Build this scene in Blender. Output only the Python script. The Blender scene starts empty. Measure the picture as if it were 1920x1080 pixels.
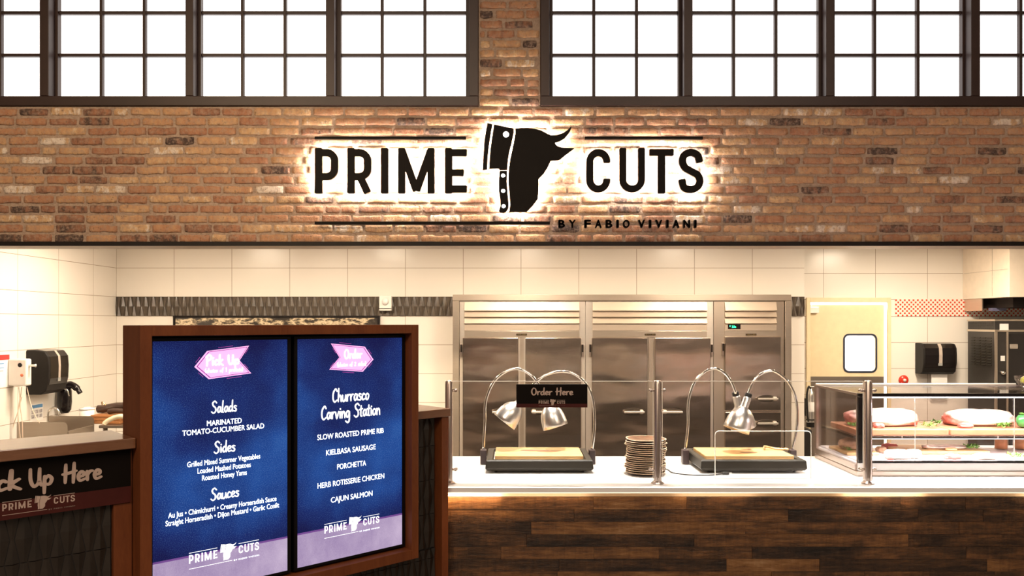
import bpy, bmesh, math, random
import numpy as np
from mathutils import Vector, Matrix, noise
R = math.radians
random.seed(11)
sc = bpy.context.scene
COL = sc.collection

# ------------------------------------------------------------------ camera, world, exposure, large lights
F = 1500.0; EYE = 1.79; HY = 605.0
cam_d = bpy.data.cameras.new('camera'); cam = bpy.data.objects.new('camera', cam_d); COL.objects.link(cam)
cam.location = (0, 0, EYE); cam.rotation_euler = (R(90), 0, 0)
cam_d.sensor_width = 36; cam_d.lens = F / 1920 * 36
cam_d.shift_y = (HY - 540) / 1920
cam_d.clip_start = .05
sc.camera = cam
w = bpy.data.worlds.new('hall_ambience'); sc.world = w; w.use_nodes = True
wn = w.node_tree.nodes; wt = wn.new('ShaderNodeTexCoord'); wm = wn.new('ShaderNodeMapping'); wm.inputs['Scale'].default_value = (2.6, 2.6, 9)
wz = wn.new('ShaderNodeTexNoise'); wz.inputs['Scale'].default_value = 1.7; wz.inputs['Detail'].default_value = 1  # invented light and dark patches, added for the steel doors to mirror
wr = wn.new('ShaderNodeValToRGB'); wr.color_ramp.elements[0].position = .42; wr.color_ramp.elements[0].color = (.05, .035, .026, 1)
wr.color_ramp.elements[1].position = .66; wr.color_ramp.elements[1].color = (.95, .72, .52, 1)
for a_, b_ in ((wt.outputs['Generated'], wm.inputs[0]), (wm.outputs[0], wz.inputs['Vector']), (wz.outputs['Fac'], wr.inputs[0]), (wr.outputs[0], wn['Background'].inputs[0])): w.node_tree.links.new(a_, b_)
wn['Background'].inputs[1].default_value = .42
sc.view_settings.view_transform = 'Standard'; sc.view_settings.look = 'None'
sc.view_settings.exposure = 0; sc.view_settings.gamma = 1; sc.view_settings.use_curve_mapping = False

WARM = (1, .80, .58); WARM2 = (1, .86, .70); WHITE = (1, .95, .88)
def area(name, loc, rot, size, power, color=WARM, sy=None, spread=180):
    l = bpy.data.lights.new(name, 'AREA'); l.energy = power; l.color = color
    l.shape = 'RECTANGLE' if sy else 'DISK'; l.size = size
    if sy: l.size_y = sy
    l.spread = R(spread)
    o = bpy.data.objects.new(name, l); o.location = loc; o.rotation_euler = rot; COL.objects.link(o); return o
def spot(name, loc, target, power, cone, color=WARM, blend=.6, rad=.05):
    l = bpy.data.lights.new(name, 'SPOT'); l.energy = power; l.color = color
    l.spot_size = R(cone); l.spot_blend = blend; l.shadow_soft_size = rad
    o = bpy.data.objects.new(name, l); o.location = loc
    o.rotation_euler = (Vector(target) - Vector(loc)).to_track_quat('-Z', 'Y').to_euler(); COL.objects.link(o); return o
# kitchen ceiling downlights
for x, y, p in [(-3.1, 6.7, 48), (-1.5, 6.9, 34), (0.2, 6.9, 34), (2.0, 6.9, 34), (4.3, 7.9, 62), (-2.4, 6.05, 16), (0.0, 6.05, 16), (2.6, 6.05, 16), (4.7, 6.6, 22)]:
    area('kitchen_downlight', (x, y, 2.70), (0, 0, 0), .42, p*1.35, (1, .825, .63))
# spots over the service counter
for x in (-.25, .55, 1.35, 2.15, 2.9):
    spot('counter_downlight', (x, 4.70, 3.9), (x, 4.76, .9), 620, 34, WHITE, .7, .06)
# wall washers on the brick
spot('wall_washer', (-3.2, -.6, 4.3), (-2.6, 5.4, 2.75), 760, 40, (1, .76, .48), .9, .25)
spot('wall_washer', (-1.0, -.6, 4.3), (-.9, 5.4, 2.75), 380, 36, (1, .76, .48), .9, .25)
spot('wall_washer', (2.2, -.6, 4.3), (2.2, 5.4, 2.85), 110, 50, (1, .74, .52), .9, .25)
# added soft frontal fill standing in for the hall's unseen ceiling lamps
area('hall_fill', (-1.5, -1.5, 5.2), (R(25), 0, 0), 2.5, 210, (1, .80, .62))
area('hall_fill', (3.0, -1.5, 5.2), (R(25), 0, 0), 2.5, 170, (1, .80, .62))

# ------------------------------------------------------------------ mesh helpers
class MB:
    def __init__(s): s.v = []; s.f = []; s.m = []; s.a = []; s.cur = 0; s.att = 0.0; s.sm = []; s.smooth = False
    def face(s, idx): s.f.append(tuple(idx)); s.m.append(s.cur); s.a.append(s.att); s.sm.append(s.smooth)
    def box(s, x0, x1, y0, y1, z0, z1):
        x0, x1 = sorted((x0, x1)); y0, y1 = sorted((y0, y1)); z0, z1 = sorted((z0, z1))
        n = len(s.v)
        s.v += [(x0,y0,z0),(x1,y0,z0),(x1,y1,z0),(x0,y1,z0),(x0,y0,z1),(x1,y0,z1),(x1,y1,z1),(x0,y1,z1)]
        for q in ((0,3,2,1),(4,5,6,7),(0,1,5,4),(1,2,6,5),(2,3,7,6),(3,0,4,7)): s.face([n+i for i in q])
        return s
    def prism(s, poly, fn, d0, d1):
        """poly 2D list ccw, fn(u,v,d)->xyz"""
        n = len(s.v); k = len(poly)
        s.v += [fn(u, v, d0) for u, v in poly] + [fn(u, v, d1) for u, v in poly]
        s.face([n+i for i in range(k)]); s.face([n+k+i for i in reversed(range(k))])
        for i in range(k):
            j = (i+1) % k; s.face([n+i, n+k+i, n+k+j, n+j])
        return s
    def ring(s, pts):
        n = len(s.v); s.v += [tuple(p) for p in pts]; return list(range(n, n+len(pts)))
    def tube(s, pts, r, n=10, caps=True):
        pts = [Vector(p) for p in pts]; s.smooth = True
        rr = r if isinstance(r, (list, tuple)) else [r]*len(pts)
        prev = None; up = None; first = None
        for i, p in enumerate(pts):
            t = (pts[min(i+1, len(pts)-1)] - pts[max(i-1, 0)]).normalized()
            if up is None:
                up = t.orthogonal().normalized()
            else:
                up = (up - t*up.dot(t)).normalized()
            b = t.cross(up)
            g = s.ring([p + (up*math.cos(a) + b*math.sin(a))*rr[i] for a in [2*math.pi*k/n for k in range(n)]])
            if prev:
                for k in range(n): s.face([prev[k], prev[(k+1) % n], g[(k+1) % n], g[k]])
            else: first = g
            prev = g
        if caps: s.face(first[::-1]); s.face(prev)
        s.smooth = False
        return s
    def lathe(s, prof, org=(0,0,0), axis=(0,0,1), n=24):
        org = Vector(org); ax = Vector(axis).normalized(); u = ax.orthogonal().normalized(); v = ax.cross(u); s.smooth = True
        prev = None
        for r, h in prof:
            g = s.ring([org + ax*h + (u*math.cos(a)+v*math.sin(a))*max(r, 1e-4) for a in [2*math.pi*k/n for k in range(n)]])
            if prev:
                for k in range(n): s.face([prev[k], prev[(k+1) % n], g[(k+1) % n], g[k]])
            prev = g
        s.smooth = False
        return s
    def add(s, verts, faces):
        n = len(s.v); s.v += [tuple(p) for p in verts]
        for f in faces: s.face([n+i for i in f])
        return s
    def build(s, name, mats, parent=None, bevel=0, seg=2):
        me = bpy.data.meshes.new(name)
        vs = s.v
        if parent is not None:
            inv = WM[parent.name].inverted(); vs = [tuple(inv @ Vector(p)) for p in vs]
        me.from_pydata(vs, [], s.f)
        if not isinstance(mats, (list, tuple)): mats = [mats]
        for m in mats: me.materials.append(m)
        me.polygons.foreach_set('material_index', s.m)
        me.polygons.foreach_set('use_smooth', s.sm)
        if any(s.a):
            at = me.attributes.new('piece', 'FLOAT', 'FACE'); at.data.foreach_set('value', s.a)
        me.update()
        o = bpy.data.objects.new(name, me); COL.objects.link(o)
        if parent is not None: o.parent = parent; WM[o.name] = WM[parent.name].copy()
        else: WM[o.name] = Matrix.Identity(4)
        if bevel:
            b = o.modifiers.new('bevel', 'BEVEL'); b.width = bevel; b.segments = seg; b.limit_method = 'ANGLE'; b.angle_limit = R(40)
        return o
WM = {}
def thing(name, label, cat, loc=(0,0,0), rz=0, group=None):
    o = bpy.data.objects.new(name, None); COL.objects.link(o)
    o.location = loc; o.rotation_euler = (0, 0, rz); o.empty_display_size = .1
    WM[o.name] = Matrix.Translation(loc) @ Matrix.Rotation(rz, 4, 'Z')
    o['label'] = label; o['category'] = cat
    if group: o['group'] = group
    return o
def tag(o, label, cat, group=None):
    o['label'] = label; o['category'] = cat
    if group: o['group'] = group
    return o
def struct(o): o['kind'] = 'structure'; return o
def dup(o, loc, rz, label):
    def rec(a, par):
        c = a.copy(); COL.objects.link(c)
        if par is not None: c.parent = par
        for ch in list(a.children): rec(ch, c)
        return c
    c = rec(o, None); c.location = loc; c.rotation_euler = (0, 0, rz); c['label'] = label; return c
def W(px, py, Y): return Vector(((px-960)*Y/F, Y, EYE+(HY-py)*Y/F))
def WX(px, Y): return (px-960)*Y/F
def WZ(py, Y): return EYE+(HY-py)*Y/F
def catmull(p, n=8, closed=False):
    p = [Vector(q) for q in p]; out = []
    m = len(p)
    rng = range(m) if closed else range(m-1)
    for i in rng:
        if closed: a, b, c, d = p[i-1], p[i], p[(i+1) % m], p[(i+2) % m]
        else: a, b, c, d = p[max(i-1,0)], p[i], p[i+1], p[min(i+2,m-1)]
        for k in range(n):
            t = k/n
            out.append(.5*((2*b)+(c-a)*t+(2*a-5*b+4*c-d)*t*t+(3*b-a-3*c+d)*t**3))
    if not closed: out.append(p[-1])
    return out

# ------------------------------------------------------------------ materials
def newmat(name):
    m = bpy.data.materials.new(name); m.use_nodes = True
    return m, m.node_tree, m.node_tree.nodes['Principled BSDF']
def L(nt, a, b): nt.links.new(a, b)
def nmath(nt, op, a, b=None, c=None):
    n = nt.nodes.new('ShaderNodeMath'); n.operation = op
    for i, v in enumerate((a, b, c)):
        if v is None: continue
        if isinstance(v, (int, float)): n.inputs[i].default_value = v
        else: L(nt, v, n.inputs[i])
    return n.outputs[0]
def nnoise(nt, scale, detail=3, rough=.55, vec=None, stretch=None):
    n = nt.nodes.new('ShaderNodeTexNoise'); n.inputs['Scale'].default_value = scale
    n.inputs['Detail'].default_value = detail; n.inputs['Roughness'].default_value = rough
    if vec is None:
        tc = nt.nodes.new('ShaderNodeTexCoord'); vec = tc.outputs['Object']
    if stretch:
        mp = nt.nodes.new('ShaderNodeMapping'); mp.inputs['Scale'].default_value = stretch
        L(nt, vec, mp.inputs[0]); vec = mp.outputs[0]
    L(nt, vec, n.inputs['Vector']); return n.outputs['Fac']
def nramp(nt, fac, stops, interp='LINEAR'):
    n = nt.nodes.new('ShaderNodeValToRGB'); e = n.color_ramp.elements; n.color_ramp.interpolation = interp
    while len(e) < len(stops): e.new(.5)
    for i, (p, c) in enumerate(stops): e[i].position = p; e[i].color = (*c, 1)
    L(nt, fac, n.inputs[0]); return n.outputs[0]
def nmix(nt, fac, a, b, mode='MIX'):
    n = nt.nodes.new('ShaderNodeMix'); n.data_type = 'RGBA'; n.blend_type = mode
    for sock, v in ((n.inputs[0], fac), (n.inputs[6], a), (n.inputs[7], b)):
        if isinstance(v, (int, float)): sock.default_value = v
        elif isinstance(v, tuple): sock.default_value = (*v, 1)
        else: L(nt, v, sock)
    return n.outputs[2]
def nbump(nt, bsdf, h, strength=.3, dist=.01):
    b = nt.nodes.new('ShaderNodeBump'); b.inputs['Strength'].default_value = strength; b.inputs['Distance'].default_value = dist
    L(nt, h, b.inputs['Height']); L(nt, b.outputs[0], bsdf.inputs['Normal'])
def mat(name, c, rough=.5, metal=0, var=.12, nscale=12, bump=0, stretch=None, coat=0, spec=None, bscale=None, bdist=.004):
    m, nt, b = newmat(name)
    b.inputs['Roughness'].default_value = rough; b.inputs['Metallic'].default_value = metal
    if coat: b.inputs['Coat Weight'].default_value = coat; b.inputs['Coat Roughness'].default_value = .12
    if spec is not None: b.inputs['Specular IOR Level'].default_value = spec
    n = nnoise(nt, nscale, stretch=stretch)
    lo = tuple(x*(1-var) for x in c); hi = tuple(min(1, x*(1+var)) for x in c)
    L(nt, nramp(nt, n, [(.3, lo), (.7, hi)]), b.inputs['Base Color'])
    if bump: nbump(nt, b, nnoise(nt, bscale or nscale*2, stretch=stretch), bump, bdist)
    return m
def emit(name, c, s):
    m, nt, b = newmat(name)
    b.inputs['Base Color'].default_value = (*c, 1); b.inputs['Roughness'].default_value = .4
    b.inputs['Emission Color'].default_value = (*c, 1); b.inputs['Emission Strength'].default_value = s
    return m
def wood(name, dark, light, rough=.35, scale=3, stretch=(1, 1, 12), coat=0):
    m, nt, b = newmat(name); b.inputs['Roughness'].default_value = rough; b.inputs['Specular IOR Level'].default_value = .3
    if coat: b.inputs['Coat Weight'].default_value = coat; b.inputs['Coat Roughness'].default_value = .18; b.inputs['Coat IOR'].default_value = 1.9
    n = nnoise(nt, scale, 6, .6, stretch=stretch); n2 = nnoise(nt, scale*9, 4, .7, stretch=stretch)
    f = nmath(nt, 'ADD', nmath(nt, 'MULTIPLY', n, .65), nmath(nt, 'MULTIPLY', n2, .35))
    L(nt, nramp(nt, f, [(.32, dark), (.68, light)]), b.inputs['Base Color'])
    nbump(nt, b, n2, .12, .002)
    return m
def steel(name, c=(.62, .58, .53), rough=.26, wob=.0, brush=(1, 1, 60), wscale=1.2):
    m, nt, b = newmat(name); b.inputs['Metallic'].default_value = 1
    n = nnoise(nt, 6, 4, stretch=brush)
    L(nt, nramp(nt, n, [(.3, tuple(x*.92 for x in c)), (.7, c)]), b.inputs['Base Color'])
    L(nt, nmath(nt, 'ADD', nmath(nt, 'MULTIPLY', n, .12), rough-.06), b.inputs['Roughness'])
    if wob: nbump(nt, b, nnoise(nt, wscale, 2, .4, stretch=(.7, 1, 1.8)), 1.0, wob)
    return m
def glass(name, tint=(1, 1, 1), refl=.06):
    m, nt, b = newmat(name)
    nt.nodes.remove(b)
    tr = nt.nodes.new('ShaderNodeBsdfTransparent'); tr.inputs[0].default_value = (*tint, 1)
    gl = nt.nodes.new('ShaderNodeBsdfGlossy'); gl.inputs['Roughness'].default_value = .02
    fr = nt.nodes.new('ShaderNodeLayerWeight'); fr.inputs[0].default_value = .25
    nz = nnoise(nt, 3)
    f = nmath(nt, 'ADD', nmath(nt, 'MULTIPLY', fr.outputs['Fresnel'], .5), nmath(nt, 'MULTIPLY', nz, refl*.4))
    mx = nt.nodes.new('ShaderNodeMixShader'); L(nt, f, mx.inputs[0]); L(nt, tr.outputs[0], mx.inputs[1]); L(nt, gl.outputs[0], mx.inputs[2])
    L(nt, mx.outputs[0], nt.nodes['Material Output'].inputs[0])
    return m

def m_brick():
    m, nt, b = newmat('reclaimed_brick')
    at = nt.nodes.new('ShaderNodeAttribute'); at.attribute_name = 'piece'
    n1 = nnoise(nt, 13, 5, .68, stretch=(1.5, 1, .8)); n2 = nnoise(nt, 42, 6, .7); n3 = nnoise(nt, 5, 3)
    f = nmath(nt, 'ADD', at.outputs['Fac'], nmath(nt, 'MULTIPLY', nmath(nt, 'SUBTRACT', n1, .5), 1.0))
    c = nramp(nt, f, [(.0, (.06, .035, .028)), (.07, (.09, .05, .036)), (.13, (.19, .09, .055)), (.32, (.33, .145, .078)), (.52, (.40, .20, .105)),
                      (.74, (.47, .265, .135)), (.90, (.54, .34, .18)), (.97, (.6, .47, .36)), (1, (.66, .55, .46))])
    # chipped dark flecks and mortar smears belong to the old bricks themselves
    sm = nramp(nt, n2, [(.47, (0, 0, 0)), (.62, (1, 1, 1))]); ch = nramp(nt, nnoise(nt, 38, 4, .7), [(.57, (0, 0, 0)), (.66, (1, 1, 1))])
    c = nmix(nt, nmath(nt, 'MULTIPLY', sm, .62), c, (.34, .23, .165))
    c = nmix(nt, nmath(nt, 'MULTIPLY', ch, .55), c, (.10, .05, .03))
    L(nt, c, b.inputs['Base Color']); b.inputs['Roughness'].default_value = .9
    nbump(nt, b, nmath(nt, 'ADD', n2, nmath(nt, 'MULTIPLY', n1, .8)), 1, .009)
    return m
def m_mortar():
    m, nt, b = newmat('sandy_mortar')
    n = nnoise(nt, 60, 6, .7); n1 = nnoise(nt, 9, 4)
    c = nmix(nt, .45, nramp(nt, n, [(.32, (.22, .15, .11)), (.58, (.45, .33, .25))]), nramp(nt, n1, [(.35, (.30, .20, .14)), (.65, (.42, .30, .22))]))
    L(nt, c, b.inputs['Base Color']); b.inputs['Roughness'].default_value = .95
    nbump(nt, b, n, 1, .012); return m
def m_tile(name, axis, u0, c=(.80, .755, .68)):
    m, nt, b = newmat(name)
    g = nt.nodes.new('ShaderNodeNewGeometry'); sp = nt.nodes.new('ShaderNodeSeparateXYZ'); L(nt, g.outputs['Position'], sp.inputs[0])
    u = nmath(nt, 'DIVIDE', nmath(nt, 'SUBTRACT', sp.outputs[axis], u0), .61)
    z = sp.outputs['Z']
    up = nmath(nt, 'GREATER_THAN', z, 1.96)
    zz = nmath(nt, 'SUBTRACT', z, nmath(nt, 'ADD', 1.862, nmath(nt, 'MULTIPLY', up, .2)))
    v = nmath(nt, 'DIVIDE', zz, .305)
    def dist(x, s): return nmath(nt, 'MULTIPLY', nmath(nt, 'ABSOLUTE', nmath(nt, 'SUBTRACT', x, nmath(nt, 'ROUND', x))), s)
    d = nmath(nt, 'MINIMUM', dist(u, .61), dist(v, .305))
    line = nmath(nt, 'LESS_THAN', d, .0028)
    n = nnoise(nt, 1.5); base = nramp(nt, n, [(.3, tuple(x*.98 for x in c)), (.7, c)])
    L(nt, nmix(nt, line, base, (.36, .29, .22)), b.inputs['Base Color'])
    L(nt, nmath(nt, 'ADD', .22, nmath(nt, 'MULTIPLY', line, .6)), b.inputs['Roughness'])
    b.inputs['Specular IOR Level'].default_value = .35
    return m
def m_dots():
    m, nt, b = newmat('red_dot_mosaic')
    g = nt.nodes.new('ShaderNodeNewGeometry'); sp = nt.nodes.new('ShaderNodeSeparateXYZ'); L(nt, g.outputs['Position'], sp.inputs[0])
    s = .0255
    u = nmath(nt, 'DIVIDE', sp.outputs['X'], s); v = nmath(nt, 'DIVIDE', sp.outputs['Z'], s)
    fu = nmath(nt, 'FLOOR', u); fv = nmath(nt, 'FLOOR', v)
    par = nmath(nt, 'ABSOLUTE', nmath(nt, 'MODULO', nmath(nt, 'ADD', fu, fv), 2))
    du = nmath(nt, 'ABSOLUTE', nmath(nt, 'SUBTRACT', nmath(nt, 'SUBTRACT', u, fu), .5)); dv = nmath(nt, 'ABSOLUTE', nmath(nt, 'SUBTRACT', nmath(nt, 'SUBTRACT', v, fv), .5))
    inn = nmath(nt, 'LESS_THAN', nmath(nt, 'MAXIMUM', du, dv), .40)
    f = nmath(nt, 'MULTIPLY', nmath(nt, 'LESS_THAN', par, .5), inn)
    L(nt, nmix(nt, f, (.82, .74, .64), (.62, .05, .015)), b.inputs['Base Color']); b.inputs['Roughness'].default_value = .3
    return m
def m_planks():
    m, nt, b = newmat('reclaimed_plank_cladding')
    at = nt.nodes.new('ShaderNodeAttribute'); at.attribute_name = 'piece'; a = at.outputs['Fac']
    tc = nt.nodes.new('ShaderNodeTexCoord'); cb = nt.nodes.new('ShaderNodeCombineXYZ'); L(nt, nmath(nt, 'MULTIPLY', a, 37), cb.inputs[0]); L(nt, nmath(nt, 'MULTIPLY', a, 91), cb.inputs[2])
    va = nt.nodes.new('ShaderNodeVectorMath'); L(nt, tc.outputs['Object'], va.inputs[0]); L(nt, cb.outputs[0], va.inputs[1]); v = va.outputs[0]
    g1 = nnoise(nt, 2.2, 6, .62, vec=v, stretch=(1, 1, 9)); g2 = nnoise(nt, 14, 6, .7, vec=v, stretch=(1, 1, 7)); g3 = nnoise(nt, 3.4, 4, .6, vec=v, stretch=(1, 1, 2.2))
    saw = nnoise(nt, 55, 2, .5, vec=v, stretch=(1.2, 1, .12))
    f = nmath(nt, 'ADD', nmath(nt, 'MULTIPLY', a, .22), nmath(nt, 'ADD', nmath(nt, 'MULTIPLY', g1, .50), nmath(nt, 'MULTIPLY', g3, .50)))
    f = nmath(nt, 'ADD', f, nmath(nt, 'MULTIPLY', nmath(nt, 'SUBTRACT', g2, .5), .40)); f = nmath(nt, 'ADD', f, nmath(nt, 'MULTIPLY', nmath(nt, 'SUBTRACT', saw, .5), .12))
    c = nramp(nt, f, [(.38, (.007, .004, .003)), (.48, (.022, .011, .006)), (.58, (.055, .026, .011)), (.67, (.115, .050, .018)), (.78, (.20, .092, .030)), (.92, (.33, .19, .09))])
    L(nt, c, b.inputs['Base Color']); L(nt, nmath(nt, 'ADD', .25, nmath(nt, 'MULTIPLY', g2, .3)), b.inputs['Roughness'])
    nbump(nt, b, nmath(nt, 'ADD', g2, nmath(nt, 'MULTIPLY', saw, .7)), .8, .004)
    return m
def m_screen(top, bot):
    m, nt, b = newmat('lit_display_panel')
    n1 = nnoise(nt, 2.2, 3, .5); n2 = nnoise(nt, 260, 2, .8); n3 = nnoise(nt, 1.3, 2)
    tc = nt.nodes.new('ShaderNodeTexCoord'); sp = nt.nodes.new('ShaderNodeSeparateXYZ'); L(nt, tc.outputs['Object'], sp.inputs[0])
    z = sp.outputs['Z']
    # artwork shown on the display: night blue with a paler, grainy middle
    zc = nmath(nt, 'SUBTRACT', 1, nmath(nt, 'POWER', nmath(nt, 'ABSOLUTE', nmath(nt, 'DIVIDE', nmath(nt, 'SUBTRACT', z, .50), .56)), 2))
    f = nmath(nt, 'ADD', nmath(nt, 'SUBTRACT', nmath(nt, 'MULTIPLY', zc, .62), .12), nmath(nt, 'MULTIPLY', nmath(nt, 'SUBTRACT', n1, .5), 1.9))
    c = nramp(nt, f, [(.0, (.006, .007, .065)), (.30, (.006, .018, .13)), (.62, (.010, .06, .28)), (.9, (.03, .13, .43))])
    sp2 = nramp(nt, n2, [(.50, (0, 0, 0)), (.72, (1, 1, 1))])
    c = nmix(nt, nmath(nt, 'MULTIPLY', nmath(nt, 'MULTIPLY', sp2, .8), nmath(nt, 'MAXIMUM', nmath(nt, 'ADD', f, .15), 0)), c, (.13, .27, .62))
    b.inputs['Base Color'].default_value = (.004, .004, .006, 1); b.inputs['Roughness'].default_value = .25; b.inputs['Specular IOR Level'].default_value = .15
    L(nt, c, b.inputs['Emission Color']); b.inputs['Emission Strength'].default_value = 1.0
    return m
def m_lilac():
    m, nt, b = newmat('lit_lilac_artwork')
    n1 = nnoise(nt, 6, 5, .6, stretch=(1, 1, .6)); n2 = nnoise(nt, 300, 2, .8)
    c = nramp(nt, nmath(nt, 'ADD', nmath(nt, 'MULTIPLY', n1, .7), nmath(nt, 'MULTIPLY', n2, .3)), [(.3, (.30, .20, .42)), (.7, (.66, .52, .72))])
    b.inputs['Base Color'].default_value = (.02, .02, .02, 1)
    L(nt, c, b.inputs['Emission Color']); b.inputs['Emission Strength'].default_value = .9
    return m
def m_marble():
    m, nt, b = newmat('black_veined_stone')
    n = nnoise(nt, 3.2, 8, .68, stretch=(1, 1, 2.4)); wv = nmath(nt, 'ABSOLUTE', nmath(nt, 'SUBTRACT', n, .52))
    L(nt, nramp(nt, wv, [(.0, (.75, .62, .42)), (.025, (.38, .30, .19)), (.06, (.06, .05, .04)), (.2, (.02, .018, .016))]), b.inputs['Base Color'])
    b.inputs['Roughness'].default_value = .2
    return m

BRICK = m_brick(); MORTAR = m_mortar()
TILE_B = m_tile('cream_wall_tile', 'X', -4.175); TILE_L = m_tile('cream_wall_tile_side', 'Y', 7.977); TILE_R = m_tile('cream_wall_tile_recess', 'X', 3.652)
DOTS = m_dots(); PLANK = m_planks(); MARBLE = m_marble()
FRAME = mat('dark_bronze_window_metal', (.028, .013, .010), .45, 0, .1, spec=.3)
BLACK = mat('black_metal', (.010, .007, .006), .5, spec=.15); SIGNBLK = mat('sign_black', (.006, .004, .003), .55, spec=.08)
BLACKPL = mat('black_gloss_plastic', (.008, .006, .006), .18, coat=.1); BLACKMT = mat('black_matte_plastic', (.012, .010, .009), .5, spec=.25)
CHAR = mat('charcoal_enamel', (.022, .019, .014), .4, 0, .1, spec=.25)
TRIMST = mat('beige_header_metal', (.42, .35, .28), .4)
PANE = emit('glowing_frosted_pane', (1, .97, .965), 2.2)
TILEDK = mat('dark_relief_tile', (.020, .015, .011), .36, 0, .35, 9, .25, coat=.15)
DKTILEB = mat('bronze_relief_tile', (.085, .066, .048), .32, 0, .3, 14, .2)
GROUT = mat('black_grout', (.012, .010, .009), .8)
KWOOD = wood('stained_cherry_wood', (.105, .026, .006), (.18, .050, .013), .55, 2.2, (6, 6, 1.2))
LEDGEW = wood('stained_cherry_ledge', (.13, .048, .018), (.21, .09, .04), .3, 2.5, (1.5, 9, 9), 1.0)  # cherry lightened and coat raised to carry the glare on the ledge top
QUARTZ = mat('white_quartz', (.84, .82, .79), .12, 0, .03, 4, coat=.3)
STEEL_D = steel('fridge_door_steel', (.62, .52, .44), .21, .042, (1, 1, 50), 1.3)
STEEL_F = steel('fridge_frame_steel', (.74, .65, .54), .36, .006)
STEEL_P = steel('pale_steel_frame', (.86, .80, .72), .42)
STEEL_L = steel('louver_steel', (.66, .56, .45), .5, .004)
CHROME = steel('polished_chrome', (.80, .78, .74), .10, 0)
BRUSH = steel('brushed_tube_steel', (.62, .52, .46), .30)
ALU = steel('spun_aluminium', (.74, .71, .67), .30, 0, (1, 1, 30))
BRUSHD = steel('reflection_dark_steel', (.20, .17, .14), .3)  # steel darkened to paint in the dark reflection behind the door handles
GLASS = glass('clear_glass'); GLASST = glass('smoky_case_glass', (.97, .95, .95), .1)
BOARDW = wood('maple_board', (.46, .27, .10), (.62, .41, .19), .5, 2, (1.2, 9, 9))
BOARDW2 = wood('walnut_edge_board', (.30, .12, .06), (.44, .20, .10), .5, 2, (1.2, 9, 9))
CREAM = mat('cream_paint', (.72, .60, .38), .45, 0, .04); HOODM = mat('cream_hood_panel', (.80, .70, .57), .3, 0, .04)
WHITEPL = mat('white_plastic', (.80, .76, .70), .35, 0, .04); PAPER = mat('white_paper', (.82, .80, .76), .8, 0, .03)
SCRBEZ = mat('black_screen_bezel', (.005, .004, .005), .3, spec=.2)
SIGNTXT = mat('cream_lettering', (.46, .34, .28), .6, 0, .03); MAROON = mat('maroon_stripe', (.055, .010, .008), .5, spec=.2)
TXT = emit('lit_white_lettering', (.92, .96, 1), 1.15)
PINK = emit('lit_pink_arrow', (.83, .42, .80), .95); PINKD = emit('lit_magenta_outline', (.33, .06, .36), .6); PURP = emit('lit_purple_edge', (.14, .06, .26), .8)
HALO = emit('sign_backlight', (1, .92, .82), 120)
SCREEN = m_screen(0, 0); LILAC = m_lilac()

# ------------------------------------------------------------------ lettering
def ribbon(pts, wd, cap='butt', taper=None):
    """pts -> list of convex polys (2D)"""
    P = [Vector((p[0], p[1])) for p in pts]; P = [p for i, p in enumerate(P) if i == 0 or (p-P[i-1]).length > 1e-5]; polys = []
    n = len(P); Ls = []; Rs = []
    for i in range(n):
        if i == 0: t = (P[1]-P[0]).normalized(); k = 1
        elif i == n-1: t = (P[-1]-P[-2]).normalized(); k = 1
        else:
            a = (P[i]-P[i-1]).normalized(); b = (P[i+1]-P[i]).normalized(); t = (a+b)
            t = t.normalized() if t.length > 1e-6 else a
            k = 1/max(.5, t.dot(a))
        nn = Vector((-t.y, t.x)); ww = wd*(taper(i/(n-1)) if taper else 1)/2*k
        Ls.append(P[i]+nn*ww); Rs.append(P[i]-nn*ww)
    for i in range(n-1): polys.append([Rs[i], Rs[i+1], Ls[i+1], Ls[i]])
    if cap == 'round':
        for c, q in ((0, P[0]), (n-1, P[-1])):
            r = (Ls[c]-Rs[c]).length/2
            polys.append([q+Vector((math.cos(a), math.sin(a)))*r for a in [2*math.pi*k/10 for k in range(10)]])
    elif cap == 'soft':
        for c, s in ((0, -1), (n-1, 1)):
            t = ((P[1]-P[0]) if c == 0 else (P[-1]-P[-2])).normalized()*s; e = .12*wd; nn = (Ls[c]-Rs[c])
            q = [Rs[c], Rs[c]+nn*.12+t*e, Ls[c]-nn*.12+t*e, Ls[c]]
            polys.append(q if s > 0 else q[::-1])
    return polys
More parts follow.
